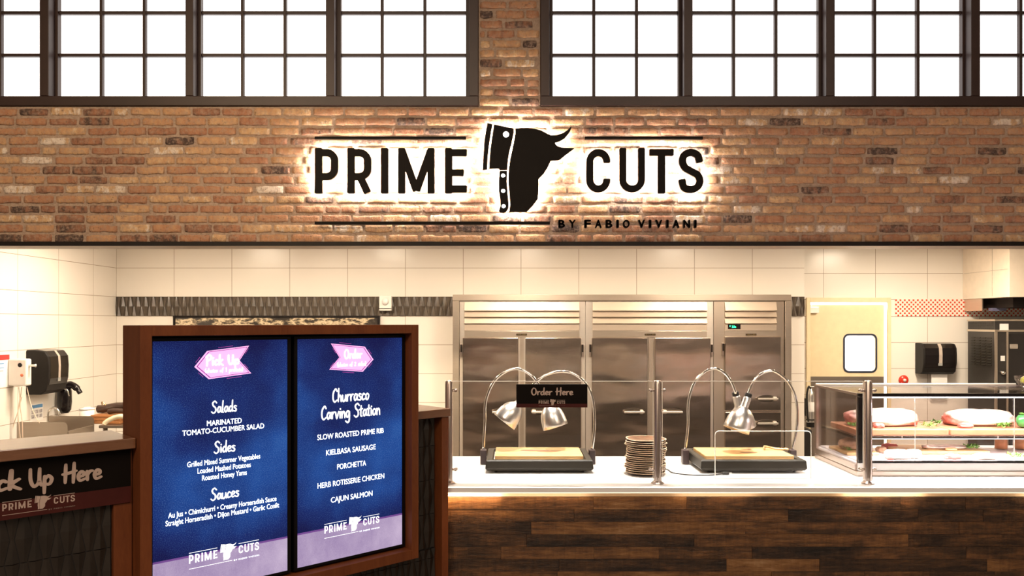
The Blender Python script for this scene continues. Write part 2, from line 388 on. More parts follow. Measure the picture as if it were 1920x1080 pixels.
SCR = {
 'O': (.60, [[(.26,1),(.10,.78),(.06,.38),(.20,.02),(.42,.12),(.50,.55),(.40,.92),(.22,1.0)]]),
 'r': (.34, [[(.05,.5),(.07,.01)], [(.07,.28),(.17,.47),(.30,.50)]]),
 'd': (.46, [[(.33,.40),(.20,.50),(.06,.30),(.10,.05),(.22,.05),(.35,.28)], [(.37,1.02),(.34,.4),(.37,.01)]]),
 'e': (.40, [[(.07,.24),(.28,.30),(.29,.46),(.16,.50),(.05,.28),(.13,.03),(.36,.10)]]),
 'H': (.60, [[(.10,1),(.07,0)], [(.47,1.05),(.43,-.04)], [(-.03,.47),(.26,.52),(.56,.60)]]),
 'P': (.50, [[(.12,.92),(.08,-.06)], [(-.02,.82),(.20,1.03),(.43,.86),(.36,.56),(.10,.42)]]),
 'i': (.19, [[(.08,.5),(.08,.01)], [(.10,.68),(.11,.72)]]),
 'c': (.37, [[(.32,.42),(.20,.50),(.06,.28),(.12,.02),(.33,.09)]]),
 'k': (.42, [[(.11,1.02),(.06,0)], [(.34,.50),(.10,.24),(.38,-.04)]]),
 'U': (.58, [[(.04,.95),(.05,.35),(.18,.02),(.36,.14),(.42,.5)], [(.43,.95),(.42,.3),(.50,.02)]]),
 'p': (.44, [[(.06,.5),(.04,-.42)], [(.06,.32),(.22,.50),(.36,.32),(.27,.05),(.07,.08)]]),
 'S': (.48, [[(.44,.86),(.28,1.02),(.08,.86),(.14,.62),(.33,.42),(.34,.12),(.14,-.03),(-.03,.10)]]),
 'a': (.44, [[(.32,.42),(.18,.50),(.05,.26),(.12,.02),(.25,.10),(.33,.42)], [(.34,.48),(.34,.14),(.42,.02)]]),
 'l': (.22, [[(.12,1.02),(.07,.12),(.15,.0)]]),
 's': (.33, [[(.28,.46),(.14,.50),(.07,.38),(.25,.20),(.20,.02),(.01,.04)]]),
 'u': (.44, [[(.05,.48),(.06,.10),(.17,.0),(.31,.18),(.34,.48)], [(.34,.40),(.40,.01)]]),
 'C': (.48, [[(.43,.82),(.30,1.0),(.09,.72),(.06,.25),(.20,.0),(.43,.14)]]),
 'h': (.42, [[(.11,1.02),(.06,0)], [(.07,.25),(.20,.48),(.31,.38),(.34,.0)]]),
 'o': (.39, [[(.20,.50),(.06,.34),(.10,.04),(.26,.06),(.33,.36),(.19,.50)]]),
 'v': (.36, [[(.03,.48),(.14,.02),(.31,.52)]]),
 'n': (.41, [[(.05,.5),(.06,0)], [(.07,.25),(.19,.48),(.30,.38),(.33,.0)]]),
 'g': (.43, [[(.31,.42),(.18,.50),(.05,.28),(.12,.04),(.26,.10),(.32,.40)], [(.34,.46),(.33,-.2),(.18,-.40),(-.01,-.26)]]),
 't': (.30, [[(.15,.82),(.11,.10),(.22,.0)], [(-.02,.52),(.28,.58)]]),
 'f': (.30, [[(.32,.92),(.20,1.0),(.12,.70),(.09,-.15)], [(0,.45),(.27,.50)]]),
 '1': (.25, [[(.02,.8),(.12,.95),(.11,0)]]), '2': (.42, [[(.04,.75),(.18,.95),(.33,.75),(.05,.03),(.36,.05)]]),
 '(': (.22, [[(.18,1.0),(.05,.5),(.16,-.1)]]), ')': (.22, [[(.02,1.0),(.15,.5),(.03,-.1)]]), ' ': (.40, []),
}
def script(text, wd=.115):
    x = 0; polys = []
    for ch in text:
        adv, strokes = SCR[ch]
        for st in strokes:
            pts = catmull([(x+a, b, 0) for a, b in st], 5)
            polys += ribbon([(p.x, p.y) for p in pts], wd, 'round', lambda t: .80+.35*math.sin(math.pi*(.15+.75*t)))
        x += adv
    return polys, x-.05
def arc(cx, cy, rx, ry, a0, a1, n=8): return [(cx+rx*math.cos(R(a0+(a1-a0)*k/n)), cy+ry*math.sin(R(a0+(a1-a0)*k/n))) for k in range(n+1)]
SW = 14
def L_P(x): return [([(x+7, 0), (x+7, 82)], SW), ([(x+7, 75), (x+22, 75)] + arc(x+22, 60, 15, 15, 90, 0) + arc(x+22, 45, 15, 15, 0, -90) + [(x+7, 30)], SW)]
def L_R(x): return [([(x+7, 0), (x+7, 82)], SW), ([(x+7, 75), (x+22, 75)] + arc(x+22, 60, 16, 15, 90, 0) + arc(x+22, 45, 16, 15, 0, -90) + [(x+7, 30)], SW), ([(x+22, 34), (x+37.5, 1)], SW)]
LET = {
 'P': (0, L_P(0)), 'R': (61, L_R(61)), 'I': (124, [([(131, 0), (131, 82)], SW)]),
 'M': (156, [([(163, 0), (163, 82)], 13.5), ([(218, 0), (218, 82)], 13.5), ([(164, 78), (190, 5)], 14), ([(217, 78), (191, 5)], 14)]),
 'E': (244, [([(251, 0), (251, 82)], SW), ([(246, 75), (284, 75)], 13.5), ([(251, 37.5), (278, 37.5)], 13), ([(246, 7), (284, 7)], 13.5)]),
 'C': (509, [([(548, 57.5)] + arc(532, 58, 16, 17, 0, 180, 12) + arc(532, 24, 16, 17, 180, 360, 12) + [(548, 24.5)], 13.5)]),
 'U': (571, [([(578, 82), (578, 24)] + arc(595.5, 24, 17.5, 17, 180, 360, 12) + [(613, 24), (613, 82)], 13)]),
 'T': (629, [([(629, 75.5), (672, 75.5)], 13), ([(650.5, 75), (650.5, 0)], 14)]),
 'S': (683, [([(p.x, p.y) for p in catmull([(722,58,0),(718,70,0),(706,75.5,0),(693,70,0),(690,58,0),(695,47,0),(706,40,0),(718,33,0),(722.5,22,0),(718,11,0),(706,6,0),(693,10,0),(689,24,0)], 5)], 13.5)]),
}
def sgn(pts): return [((880+x/4-590), (361-(200+y/4))) for x, y in pts]   # sign space: x from the left bar end, y above the letter baseline
EDGE = sgn([(135,122),(172,131),(160,205),(146,300),(138,380),(133,470),(100,474),(104,380),(113,250)])
BLADE = sgn([(186,132),(326,163),(334,172),(333,195),(318,270),(300,340),(290,400),(284,474),(228,474),(222,464),(212,462),(148,465),(152,385),(160,300),(172,215)])
HANDLE = sgn([(228,481),(283,481),(281,560),(288,650),(296,730),(291,768),(275,788),(255,795),(228,792),(222,780),(233,745),(231,690),(221,630),(221,560)])
BULL = sgn([(345,163),(380,160),(440,160),(500,166),(545,180),(585,202),(612,214),(660,211),(705,196),(740,172),(766,145),(762,170),(745,200),(715,235),(680,258),(642,270),(650,285),(662,296),(700,308),(787,312),(735,352),(675,400),(612,405),(585,460),(560,500),(520,542),(520,620),(514,692),(478,740),(430,790),(299,790),(306,735),(299,640),(292,560),(296,470),(305,400),(322,320),(338,240),(346,190)])
def circ(x, y, r, n=16): return [(x+r*math.cos(2*math.pi*k/n), y+r*math.sin(2*math.pi*k/n)) for k in range(n)]
HOLE_B = [circ(*sgn([(275,207)])[0], 5.4)]
HOLES_H = [circ(*sgn([p])[0], 3.4) for p in ((253,515),(254,630),(257,745))]
def filled(outlines, depth=0, offset=0):
    """2D outlines (with holes) -> verts2d+d, faces through a filled curve"""
    cu = bpy.data.curves.new('tmp', 'CURVE'); cu.dimensions = '2D'; cu.fill_mode = 'BOTH'; cu.extrude = depth/2; cu.offset = offset
    for poly in outlines:
        sp = cu.splines.new('POLY'); sp.points.add(len(poly)-1); sp.use_cyclic_u = True
        for i, p in enumerate(poly): sp.points[i].co = (p[0], p[1], 0, 1)
    ob = bpy.data.objects.new('tmp', cu); COL.objects.link(ob)
    dg = bpy.context.evaluated_depsgraph_get(); me = ob.evaluated_get(dg).to_mesh()
    vs = [tuple(v.co) for v in me.vertices]; fs = [tuple(p.vertices) for p in me.polygons]
    ob.evaluated_get(dg).to_mesh_clear()
    COL.objects.unlink(ob); bpy.data.objects.remove(ob); bpy.data.curves.remove(cu)
    return vs, fs
FCACHE = {}
def sans(text, bold=.012, spacing=1.0):
    key = (text, bold, spacing)
    if key in FCACHE: return FCACHE[key]
    def mesh(t, sp=1.0):
        cu = bpy.data.curves.new('tmp', 'FONT'); cu.body = t; cu.size = 1; cu.offset = 0; cu.space_character = sp; cu.resolution_u = 3; cu.fill_mode = 'FRONT'
        ob = bpy.data.objects.new('tmp', cu); COL.objects.link(ob)
        dg = bpy.context.evaluated_depsgraph_get(); me = ob.evaluated_get(dg).to_mesh()
        vs = [(v.co.x, v.co.y) for v in me.vertices]; fs = [tuple(p.vertices) for p in me.polygons]
        ob.evaluated_get(dg).to_mesh_clear()
        COL.objects.unlink(ob); bpy.data.objects.remove(ob); bpy.data.curves.remove(cu)
        return vs, fs
    h = max(v[1] for v in mesh('H')[0])
    vs, fs = mesh(text, spacing)
    x0 = min(v[0] for v in vs); x1 = max(v[0] for v in vs)
    if bold:                                          # heavier strokes: the outline repeated a hair to each side
        k = len(vs); base = list(vs); bf = list(fs); vs = []; fs = []
        for q, (dx, dy) in enumerate(((-bold, 0), (bold, 0), (0, -bold*.8), (0, bold*.8), (0, 0))):
            vs += [(x+dx, y+dy) for x, y in base]; fs += [tuple(i+q*k for i in f) for f in bf]
    x0 = min(v[0] for v in vs); x1 = max(v[0] for v in vs)
    vs = [((x-x0)/(x1-x0), y/h) for x, y in vs]      # width 1, cap height 1
    FCACHE[key] = (vs, fs); return vs, fs
def put_sans(name, text, fn, x0, x1, z0, cap, m, parent, bold=.012, spacing=1.0, thick=0):
    vs, fs = sans(text, bold, spacing); mb = MB()
    P = [(x0+(x1-x0)*u, z0+cap*v) for u, v in vs]
    mb.add([fn(u, v, 0) for u, v in P], fs)
    if thick:
        from collections import Counter
        n = len(P); mb.add([fn(u, v, thick) for u, v in P], [f[::-1] for f in fs])
        cnt = Counter(); 
        for f in fs:
            for i in range(len(f)): cnt[(f[i], f[(i+1) % len(f)])] += 1
        for (a, b) in cnt:
            if (b, a) not in cnt: mb.face([b, a, a+n, b+n])
    return mb.build(name, m, parent)
def put_script(name, text, fn, x0, x1, z0, cap, m, parent, wd=.115, thick=.0015):
    polys, wdt = script(text, wd); mb = MB(); s = (x1-x0)/wdt
    for i, p in enumerate(polys): mb.prism([(x0+q[0]*s, z0+q[1]*cap) for q in p], fn, -.00009*(i % 11), thick)
    return mb.build(name, m, parent)
def put_logo(fn, x0, x1, zbase, m, parent, thick=.001, bars=True, small=True, vs=1.0):
    """the whole small logo as one part"""
    s = (x1-x0)/730; mb = MB(); T = lambda p: (x0+p[0]*s, zbase+p[1]*s*vs)
    for k, (x, strokes) in LET.items():
        for pts, wd in strokes:
            for p in ribbon(pts, wd, 'soft'): mb.prism([T(q) for q in p], fn, 0, thick)
    # emblem silhouette
    for poly in (EDGE, BLADE, HANDLE, BULL):
        v, f = filled([poly]); mb.add([fn(*T(q), 0) for q in v], f)
    if bars:
        for a, b, y in ((0, 284, 100), (507, 728, 100), (0, 441, -57)):
            mb.prism([T((a, y)), T((b, y)), T((b, y+5)), T((a, y+5))], fn, 0, thick)
    if small:
        v, f = sans('BY FABIO VIVIANI', .02, 1.25); mb.add([fn(*T((457+273*q[0], -65+14*q[1])), 0) for q in v], f)
    return mb.build('logo', m, parent)

# ------------------------------------------------------------------ setting: floors, walls, ceiling
FLOORM = mat('grey_floor_tile', (.16, .13, .11), .35, 0, .2, 3)
o = struct(MB().box(-9, 9, -4, 9.38, -.05, 0).build('floor', FLOORM))
XL = -4.175; YW = 8.44; YB = 5.45
struct(MB().box(XL-.1, 3.083, YW, YW+.94, 0, 2.78).build('wall_back', TILE_B))
struct(MB().box(XL-.12, XL, YB+.3, YW, 0, 2.78).build('wall_left', TILE_L))
YR = 9.38
mb = MB(); mb.box(3.083, 3.475, YR, YR+.02, 0, 2.78); mb.box(3.475, 4.413, YR, YR+.02, 2.065, 2.78); mb.box(4.413, 7.2, YR, YR+.02, 0, 2.78)
struct(mb.build('wall_right', TILE_R))
CEILM = mat('white_ceiling', (.80, .76, .70), .8, 0, .03)
struct(MB().box(XL, 7.2, YB+.28, YR+.1, 2.78, 2.84).build('ceiling', CEILM))
mb = MB(); mb.box(7.1, 7.2, YB+.3, YR, 0, 2.78); struct(mb.build('wall_far_right', CEILM))
# dark relief band on the back wall, red dot mosaic in the recess
def relief(mb, fn, u0, u1, v0, v1, pu, hv, d=.012, off=0.0):
    """rows of alternating waisted and swollen facetted tiles. fn(u,v,depth toward viewer)"""
    g = .0015; v = v0
    a = pu*.17
    while v < v1-.005:
        vt = min(v+hv, v1); vm = v+hv/2; u = u0-pu+off
        while u < u1+pu:
            for k, (c, e) in enumerate(((u+pu*.25, 1), (u+pu*.75, -1))):
                h = pu/4
                # e=1 narrow waist, e=-1 swollen waist
                b = h+a*.5*e; mdl = h-a*.9*e
                pts = [(c-b+g, v+g), (c+b-g, v+g), (c+mdl-g, vm), (c+b-g, vt-g), (c-b+g, vt-g), (c-mdl+g, vm)]
                if vt < v+hv-.001:
                    t = (vt-v)/hv
                pts = [(min(max(x, u0), u1), min(y, vt-g)) for x, y in pts]
                if max(p[0] for p in pts)-min(p[0] for p in pts) < .004: continue
                cx = min(max(c, u0), u1)
                n = len(mb.v)
                mb.v += [fn(x, y, .001) for x, y in pts]
                top = d*(1.0 if e > 0 else .35); mid = d*(.25 if e > 0 else 1.1)
                mb.v += [fn(cx, v+g, top), fn(cx, min(vm, vt-g), mid), fn(cx, vt-g, top)]
                A = n; B = n+6
                mb.face([A, B, B+1, A+5]); mb.face([B, A+1, A+2, B+1]); mb.face([B+1, A+2, A+3, B+2]); mb.face([A+5, B+1, B+2, A+4])
                mb.face([A, A+1, B]); mb.face([A+4, B+2, A+3])
            u += pu
        v += hv
mb = MB()
fnb = lambda u, v, d: (u, YW-.006-d, v)
z0b, z1b = WZ(592.5, YW), WZ(556.5, YW)
mb.cur = 1; mb.box(XL+.002, 3.083, YW-.006, YW-.001, z0b, z1b); mb.cur = 0
relief(mb, fnb, XL+.005, 3.08, z0b, z1b, .081, z1b-z0b, .016)
struct(mb.build('trim_1', [DKTILEB, GROUT]))
mb = MB(); mb.box(4.49, 7.1, YR-.006, YR-.001, 1.865, 2.068); struct(mb.build('trim_2', DOTS))
# steel header under the brick
mb = MB(); mb.box(-5.2, 5.2, YB-.008, YB+.27, WZ(461, YB)+.004, WZ(454, YB)); mb.cur = 1; mb.box(-5.2, 5.2, YB-.02, YB-.008, WZ(461.5, YB), WZ(453.5, YB))
struct(mb.build('trim_3', [TRIMST, BLACK]))

# brick wall: mortar bed with every brick modelled on it
mb = MB(); mb.cur = 1
zb = WZ(455, YB)+.001; zwin = WZ(199, YB)
WL1 = WX(897, YB); WR0 = WX(1013.5, YB)
mb.box(-5.2, 5.2, YB+.006, YB+.27, zb, zwin-.002)
mb.box(WL1+.002, WR0-.002, YB+.006, YB+.27, zwin-.002, 4.8)
mb.box(-5.2, 5.2, YB+.25, YB+.30, zwin, 4.8)
mb.box(-5.2, 5.2, YB+.006, YB+.27, 4.62, 4.8)
mb.cur = 0
random.seed(5)
def brick(x0, x1, z0, z1, dep, val):
    nx = max(3, int((x1-x0)/.022)); nz = 4; n = len(mb.v); yb = YB+.0035; mb.att = val; mb.smooth = True
    sd = random.random()*90
    for j in range(nz+1):
        for i in range(nx+1):
            u, v = i/nx, j/nz
            e = 0 if (i in (0, nx) or j in (0, nz)) else 1
            # pull corners in
            cu, cv = abs(u-.5)*2, abs(v-.5)*2
            pull = .006*max(0, cu+cv-1.6)
            x = x0+(x1-x0)*u; z = z0+(z1-z0)*v
            nn = noise.noise(Vector((x*28, z*28, sd)))
            x -= (u-.5)*2*pull; z -= (v-.5)*2*pull*.8
            if not e: x += nn*.004; z += noise.noise(Vector((x*40, z*9, sd+7)))*.005
            y = yb-(dep+nn*.0035 if e else (dep*.62 if (0 < i < nx or 0 < j < nz) else dep*.4)*1.0)
            if j == nz or j == 0: z += noise.noise(Vector((x*30, sd, 3)))*.006
            mb.v.append((x, y, z))
    for j in range(nz):
        for i in range(nx):
            q = n+j*(nx+1)+i; mb.face([q, q+1, q+nx+2, q+nx+1])
    # skirt back into the mortar
    rim = [n+i for i in range(nx+1)] + [n+j*(nx+1)+nx for j in range(1, nz+1)] + [n+nz*(nx+1)+i for i in range(nx-1, -1, -1)] + [n+j*(nx+1) for j in range(nz-1, 0, -1)]
    m0 = len(mb.v); mb.v += [(mb.v[r][0], YB+.02, mb.v[r][2]) for r in rim]
    for k in range(len(rim)):
        k2 = (k+1) % len(rim); mb.face([rim[k2], rim[k], m0+k, m0+k2])
    mb.smooth = False
course = .0663; z = zb+.002; row = 0
while z < 4.6:
    if z+course*.8 <= zwin: spans = [(-4.6, 4.6)]
    elif z < zwin: z += course; row += 1; continue
    else: spans = [(WL1+.012, WR0-.012)]
    for a, b in spans:
        x = a-(row % 2)*.11-random.random()*.05
        while x < b:
            ln = .196+random.uniform(-.014, .012)
            if random.random() < .07: ln = .093
            xa, xb = max(x, a), min(x+ln, b)
            if xb-xa > .03:
                r = random.random()
                val = (random.uniform(.01, .07) if r < .045 else random.uniform(.10, .3) if r < .22 else random.uniform(.96, 1.0) if r < .262 else random.uniform(.3, .92))
                h = course-.0145-random.random()*.008
                brick(xa, xb, z+.002+random.uniform(-.0015, .0015), z+.002+h, random.uniform(.002, .0085), val)
            x += ln+random.uniform(.013, .024)
    z += course; row += 1
mb.att = 0
struct(mb.build('wall_front', [BRICK, MORTAR]))

# ------------------------------------------------------------------ windows
YP = YB+.09   # panes and glazing bars stand back from the frame face
def window(name, x0f, x1f, groups, side):
    ztop = 4.6; zs = WZ(199, YB); zi = WZ(181, YB)
    root = MB(); X0, X1 = x0f, x1f
    # outer frame: sill rail and end stile
    root.box(X0, X1, YB-.015, YB+.10, zs, zi)
    root.box(X0, X1, YB-.015, YB+.10, ztop, ztop+.06)
    if side == 'right_end': root.box(WX(880, YB), X1, YB-.015, YB+.10, zi, ztop)
    else: root.box(X0, WX(1030, YB), YB-.015, YB+.10, zi, ztop)
    root.box(X0 if side == 'right_end' else X1-.05, X0+.05 if side == 'right_end' else X1, YB-.015, YB+.10, zi, ztop)
    fr = struct(root.build(name, FRAME, bevel=.003))
    WM[fr.name] = Matrix.Identity(4)
    zrow = [180.5]; 
    zr = [WZ(y, YP) for y in (180.5-2, 104.5, 25.2)]; pitch = zr[2]-zr[1]
    while zr[-1] < 4.6: zr.append(zr[-1]+pitch)
    for gi, g in enumerate(groups):
        a, b = WX(g[0], YP), WX(g[-1], YP)
        sash = MB()
        sash.box(a-.030, a, YP-.03, YP+.02, zi-.01, ztop); sash.box(b, b+.022, YP-.03, YP+.02, zi-.01, ztop)
        sash.box(a, b, YP-.03, YP+.02, zi-.03, zi+.004)
        sash.build('sash_frame', FRAME, fr)
        for x in g[1:-1]: MB().box(WX(x, YP)-.0105, WX(x, YP)+.0105, YP-.022, YP+.012, zi-.01, ztop).build('glazing_bar', FRAME, fr, .003)
        for zz in zr[1:]:
            if zz < 4.55: MB().box(a, b, YP-.018, YP+.012, zz-.0105, zz+.0105).build('glazing_bar', FRAME, fr, .003)
        MB().box(a-.01, b+.01, YP+.013, YP+.02, zi-.02, ztop).build('pane', PANE, fr)
    return fr
def mullion(fr, px0, px1):
    MB().box(WX(px0, YB), WX(px1, YB), YB-.02, YB+.13, WZ(181, YB), 4.6).build('mullion', FRAME, fr, .003)
fw = window('window_1', -5.2, WL1, [(-155.0, -77.5, 3.0, 79), (113, 192, 272.5, 351), (380, 456, 535.5, 613), (641, 717, 797, 874)], 'right_end')
for a, b in ((78.5, 94), (350, 364.5), (612, 628)): mullion(fw, a, b)
fw = window('window_2', WR0, 5.2, [(1036, 1113, 1193, 1270), (1297, 1374.5, 1453.5, 1531.5), (1562, 1638, 1719, 1800), (1833, 1911, 1992, 2072)], 'left_end')
for a, b in ((1281.5, 1297), (1547, 1562), (1818, 1834)): mullion(fw, a, b)

# ------------------------------------------------------------------ wall sign
YS = YB-.066; SP = YS/F
sign = thing('wall_sign', 'large black backlit sign reading PRIME CUTS with cleaver and bull emblem on the brick wall', 'sign', (0, YB-.01, 2.68))
def sfn(u, v, d): return (WX(590, YS)+u*SP, YS+d, WZ(361, YS)+v*SP)
for ch, (x, strokes) in LET.items():
    mb = MB(); hb = MB()
    for i, (pts, wd) in enumerate(strokes):
        for p in ribbon(pts, wd, 'soft'): mb.prism(p, sfn, .0003*i, .022)
        for p in ribbon(pts, wd*.9, 'butt'): hb.prism(p, sfn, .024+.0003*i, .027)
    lo = mb.build('letter', SIGNBLK, sign); hb.build('backlight', HALO, lo)
def emblem_part(name, outl, par, hs=.78):
    v, f = filled(outl); mb = MB()
    n = len(v); mb.add([sfn(q[0], q[1], 0) for q in v], f); mb.add([sfn(q[0], q[1], .02) for q in v], [x[::-1] for x in f])
    for poly in outl:
        k = len(poly)
        b0 = mb.ring([sfn(p[0], p[1], 0) for p in poly]); b1 = mb.ring([sfn(p[0], p[1], .02) for p in poly])
        for i in range(k): j = (i+1) % k; mb.face([b0[i], b0[j], b1[j], b1[i]])
    ob = mb.build(name, SIGNBLK, par)
    # glowing back face, a little smaller
    c = Vector((sum(p[0] for p in outl[0])/len(outl[0]), sum(p[1] for p in outl[0])/len(outl[0])))
    v2, f2 = filled(outl[:1], 0, -2.4 if len(outl[0]) > 9 else -1.5)
    hb = MB().add([sfn(q[0], q[1], .024) for q in v2], f2)
    hb.build('backlight', HALO, ob)
    return ob
emblem_part('cleaver_edge', [EDGE], sign); emblem_part('cleaver_blade', [BLADE]+HOLE_B, sign)
emblem_part('cleaver_handle', [HANDLE]+HOLES_H, sign); emblem_part('bull_head', [BULL], sign)
for a, b, y in ((0, 283.5, 100), (507, 728, 100), (0, 441, -59.5)):
    MB().prism([(a, y), (b, y), (b, y+5), (a, y+5)], sfn, -.002, .03).build('bar', SIGNBLK, sign)
xx = 457.0
for ch in 'BY FABIO VIVIANI':
    wdt = {'I': 4.5, ' ': 5, 'M': 16}.get(ch, 12.5)
    if ch != ' ':
        put_sans('small_letter', ch, sfn, xx, xx+wdt, -65.5, 14, SIGNBLK, sign, .035, 1, .03)
    xx += wdt+{'I': 7.8, ' ': 3.5}.get(ch, 7.6)

# ------------------------------------------------------------------ back wall fittings
fp = thing('framed_stone_panel', 'black framed veined dark stone panel on the back wall below the dark tile band', 'wall panel', (WX(519, YW), YW, 1.0))
x0, x1 = WX(325, YW-.03), WX(712, YW-.03); zt = WZ(592, YW-.03)
mb = MB(); mb.box(x0, x1, YW-.04, YW-.007, zt-.02, zt); mb.box(x0, x0+.022, YW-.04, YW-.007, .9, zt-.02); mb.box(x1-.022, x1, YW-.04, YW-.007, .9, zt-.02); mb.build('frame', BLACK, fp)
MB().box(x0+.023, x1-.023, YW-.03, YW-.007, .9, zt-.021).build('stone_slab', MARBLE, fp)
ws = thing('wall_speaker', 'small white wall box with round grille above the stone panel', 'speaker', (WX(723, YW), YW, 1.9))
x0, x1, z0, z1 = WX(712, 8.4), WX(735, 8.4), WZ(582.5, 8.4), WZ(555, 8.4)
MB().box(x0, x1, 8.36, YW-.024, z0, z1).build('housing', WHITEPL, ws, .006)
MB().lathe([(.0, 0), (.034, 0), (.036, .004), (0.0, .0045)], (WX(723.5, 8.4), 8.357, WZ(566, 8.4)), (0, -1, 0)).build('speaker_grille', PAPER, ws)
MB().box(x0, x1, 8.355, 8.36, z0+.02, z0+.024).build('seam_lip', GROUT, ws)

# refrigerators, all fronts at 8.11
YF = 8.11
fx = lambda p: WX(p, YF); fz = lambda p: WZ(p, YF)
struct_mb = MB(); struct_mb.box(fx(849), fx(1483), YF-.02, YW-.024, fz(564), fz(552.5)); struct_mb.box(fx(849), fx(861), YF-.02, YW-.024, 0, fz(564)-.001)
struct_mb.box(fx(1471), fx(1483), YF-.02, YW-.024, 0, fz(564)-.001)
o = struct_mb.build('refrigerator_surround', STEEL_F, bevel=.003); tag(o, 'stainless steel surround framing the row of three refrigerators', 'surround')
BADGE = mat('dark_badge', (.03, .018, .008), .3); BADGET = mat('gold_badge_lettering', (.55, .40, .18), .4); GREEN = emit('green_led_digits', (.05, .9, .4), 2.2)
def fridge(label, a, b, la, lb, doors, badge, kind):
    t = thing('refrigerator', label, 'refrigerator', (fx((a+b)/2), YF, 0), 0, 'reach-in refrigerators along the back wall')
    MB().box(fx(a), fx(b), YF, YW-.03, .02, fz(564.5)).build('cabinet', STEEL_P if kind != 3 else STEEL_F, t, .003)
    # louvred top panel
    ys = [(566, 583), (584.5, 594.5), (596, 607)]
    mb = MB()
    for (u, v) in ys:
        z1, z0 = fz(u), fz(v); X0, X1 = fx(la), fx(lb); n = len(mb.v)
        mb.v += [(X0, YF-.006, z1), (X1, YF-.006, z1), (X1, YF-.034, z0+.004), (X0, YF-.034, z0+.004), (X1, YF-.030, z0), (X0, YF-.030, z0), (X1, YF-.001, z0), (X0, YF-.001, z0), (X0, YF-.001, z1), (X1, YF-.001, z1)]
        for q in ((0, 3, 2, 1), (3, 5, 4, 2), (5, 7, 6, 4), (0, 1, 9, 8), (0, 8, 7, 5, 3), (1, 2, 4, 6, 9)): mb.face([n+i for i in q])
    mb.box(fx(la), fx(lb), YF-.003, YF-.001, fz(607), fz(566))
    mb.build('louver_panel', STEEL_L, t)
    MB().box(fx(la), fx(lb), YF-.016, YF-.001, fz(620), fz(608)).build('control_panel', STEEL_L, t, .002)
    MB().box(fx(la), fx(lb), YF-.012, YF-.001, fz(632), fz(620.5)).build('name_rail', STEEL_F, t, .002)
    bd = MB().box(fx(badge-10), fx(badge+10), YF-.017, YF-.0125, fz(629), fz(625.5)).build('badge', BADGE, t)
    put_sans('badge_lettering', 'TRAULSEN', lambda u, v, d: (u, YF-.0175+d, v), fx(badge-9), fx(badge+9), fz(628.6), fz(626)-fz(628.6), BADGET, bd, .02)
    if kind == 3:
        dsp = MB().box(fx(1364), fx(1387.5), YF-.02, YF-.0165, fz(617), fz(608)).build('control_display', BLACKPL, t)
        put_sans('display_digits', '3.8o', lambda u, v, d: (u, YF-.0208+d, v), fx(1371), fx(1379), fz(614.5), fz(610.5)-fz(614.5), GREEN, dsp, .03)
        MB().box(fx(1367), fx(1368.6), YF-.021, YF-.0202, fz(613), fz(610)).build('indicator', GREEN, dsp)
    for (p, q, y0, y1, hinge, hs) in doors:
        d = MB().box(fx(p), fx(q), YF-.045, YF-.002, fz(y1), fz(y0)).build('door', STEEL_D, t, .006)
        ho = fx(hs); hd = 1 if hinge == 'l' else -1      # paddle handle points away from the free edge
        zc = fz(771) if y1 > 900 and y0 < 700 else (fz(746.5) if y0 < 700 else fz(792))
        hm = MB(); YH = YF-.05
        hm.box(ho, ho-hd*.205, YH-.045, YH-.028, zc-.011, zc+.010)
        hm.box(ho-hd*.01, ho-hd*.045, YH-.028, YH+.004, zc-.02, zc+.02)
        hm.build('handle', STEEL_P, d, .005)
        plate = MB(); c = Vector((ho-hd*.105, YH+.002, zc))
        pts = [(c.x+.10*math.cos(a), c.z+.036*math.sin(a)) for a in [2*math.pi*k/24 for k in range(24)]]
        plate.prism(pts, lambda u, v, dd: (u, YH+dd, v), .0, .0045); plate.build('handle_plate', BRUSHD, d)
        hx = p-5 if hinge == 'l' else q+1
        for hz in ((y0+12, y0+36),) if y0 < 700 else ():
            g = MB(); g.box(fx(hx), fx(hx+4), YF-.03, YF-.001, fz(hz[1]), fz(hz[0])); g.build('hinge', BRUSH, t, .003)
            MB().box(fx(hx)+.004, fx(hx+4)-.004, YF-.032, YF-.03, fz(hz[1]-9), fz(hz[0]+1)).build('hinge_slot', BLACK, t)
    if kind != 3:
        MB().box(fx(doors[0][1]+3), fx(doors[1][0]-3), YF-.014, YF-.001, .1, fz(633)).build('center_post', STEEL_F, t)
    MB().box(fx(a)+.02, fx(b)-.02, YF-.001, YF+.3, .02, .1).build('kick_plate', BLACK, t)
fridge('left of three steel refrigerators, two doors, behind the Order Here sign', 861.5, 1097.5, 871, 1086, [(868, 972, 633, 1180, 'l', 961), (985, 1089, 633, 1180, 'r', 996)], 978, 1)
fridge('middle steel refrigerator with two full doors behind the plate stack', 1098, 1337.5, 1111, 1325, [(1109, 1213, 633, 1180, 'l', 1206), (1227, 1330.5, 633, 1180, 'r', 1239)], 1218.5, 2)
fridge('right refrigerator with half doors and a green digital display', 1338, 1470, 1358.5, 1455, [(1357.5, 1462, 631, 769, 'l', 1454), (1357.5, 1462, 771.5, 1180, 'l', 1454)], 1407.5, 3)

# basis of the angled partition (turned 43 degrees)
KA = math.atan2(.682, .731); kd = Vector((math.cos(KA), math.sin(KA), 0)); kb = Vector((-math.sin(KA), math.cos(KA), 0))
Zc = 7158/2304.; KO = Vector(((263-960)/F*Zc, Zc, 0))
def kpix(px, py, t):
    r = Vector(((px-960)/F, 1, (HY-py)/F)); o = Vector((0, 0, EYE)); lam = (t-(o-KO).dot(kb))/r.dot(kb)
    P = o+r*lam; return (P-KO).dot(kd), P.z

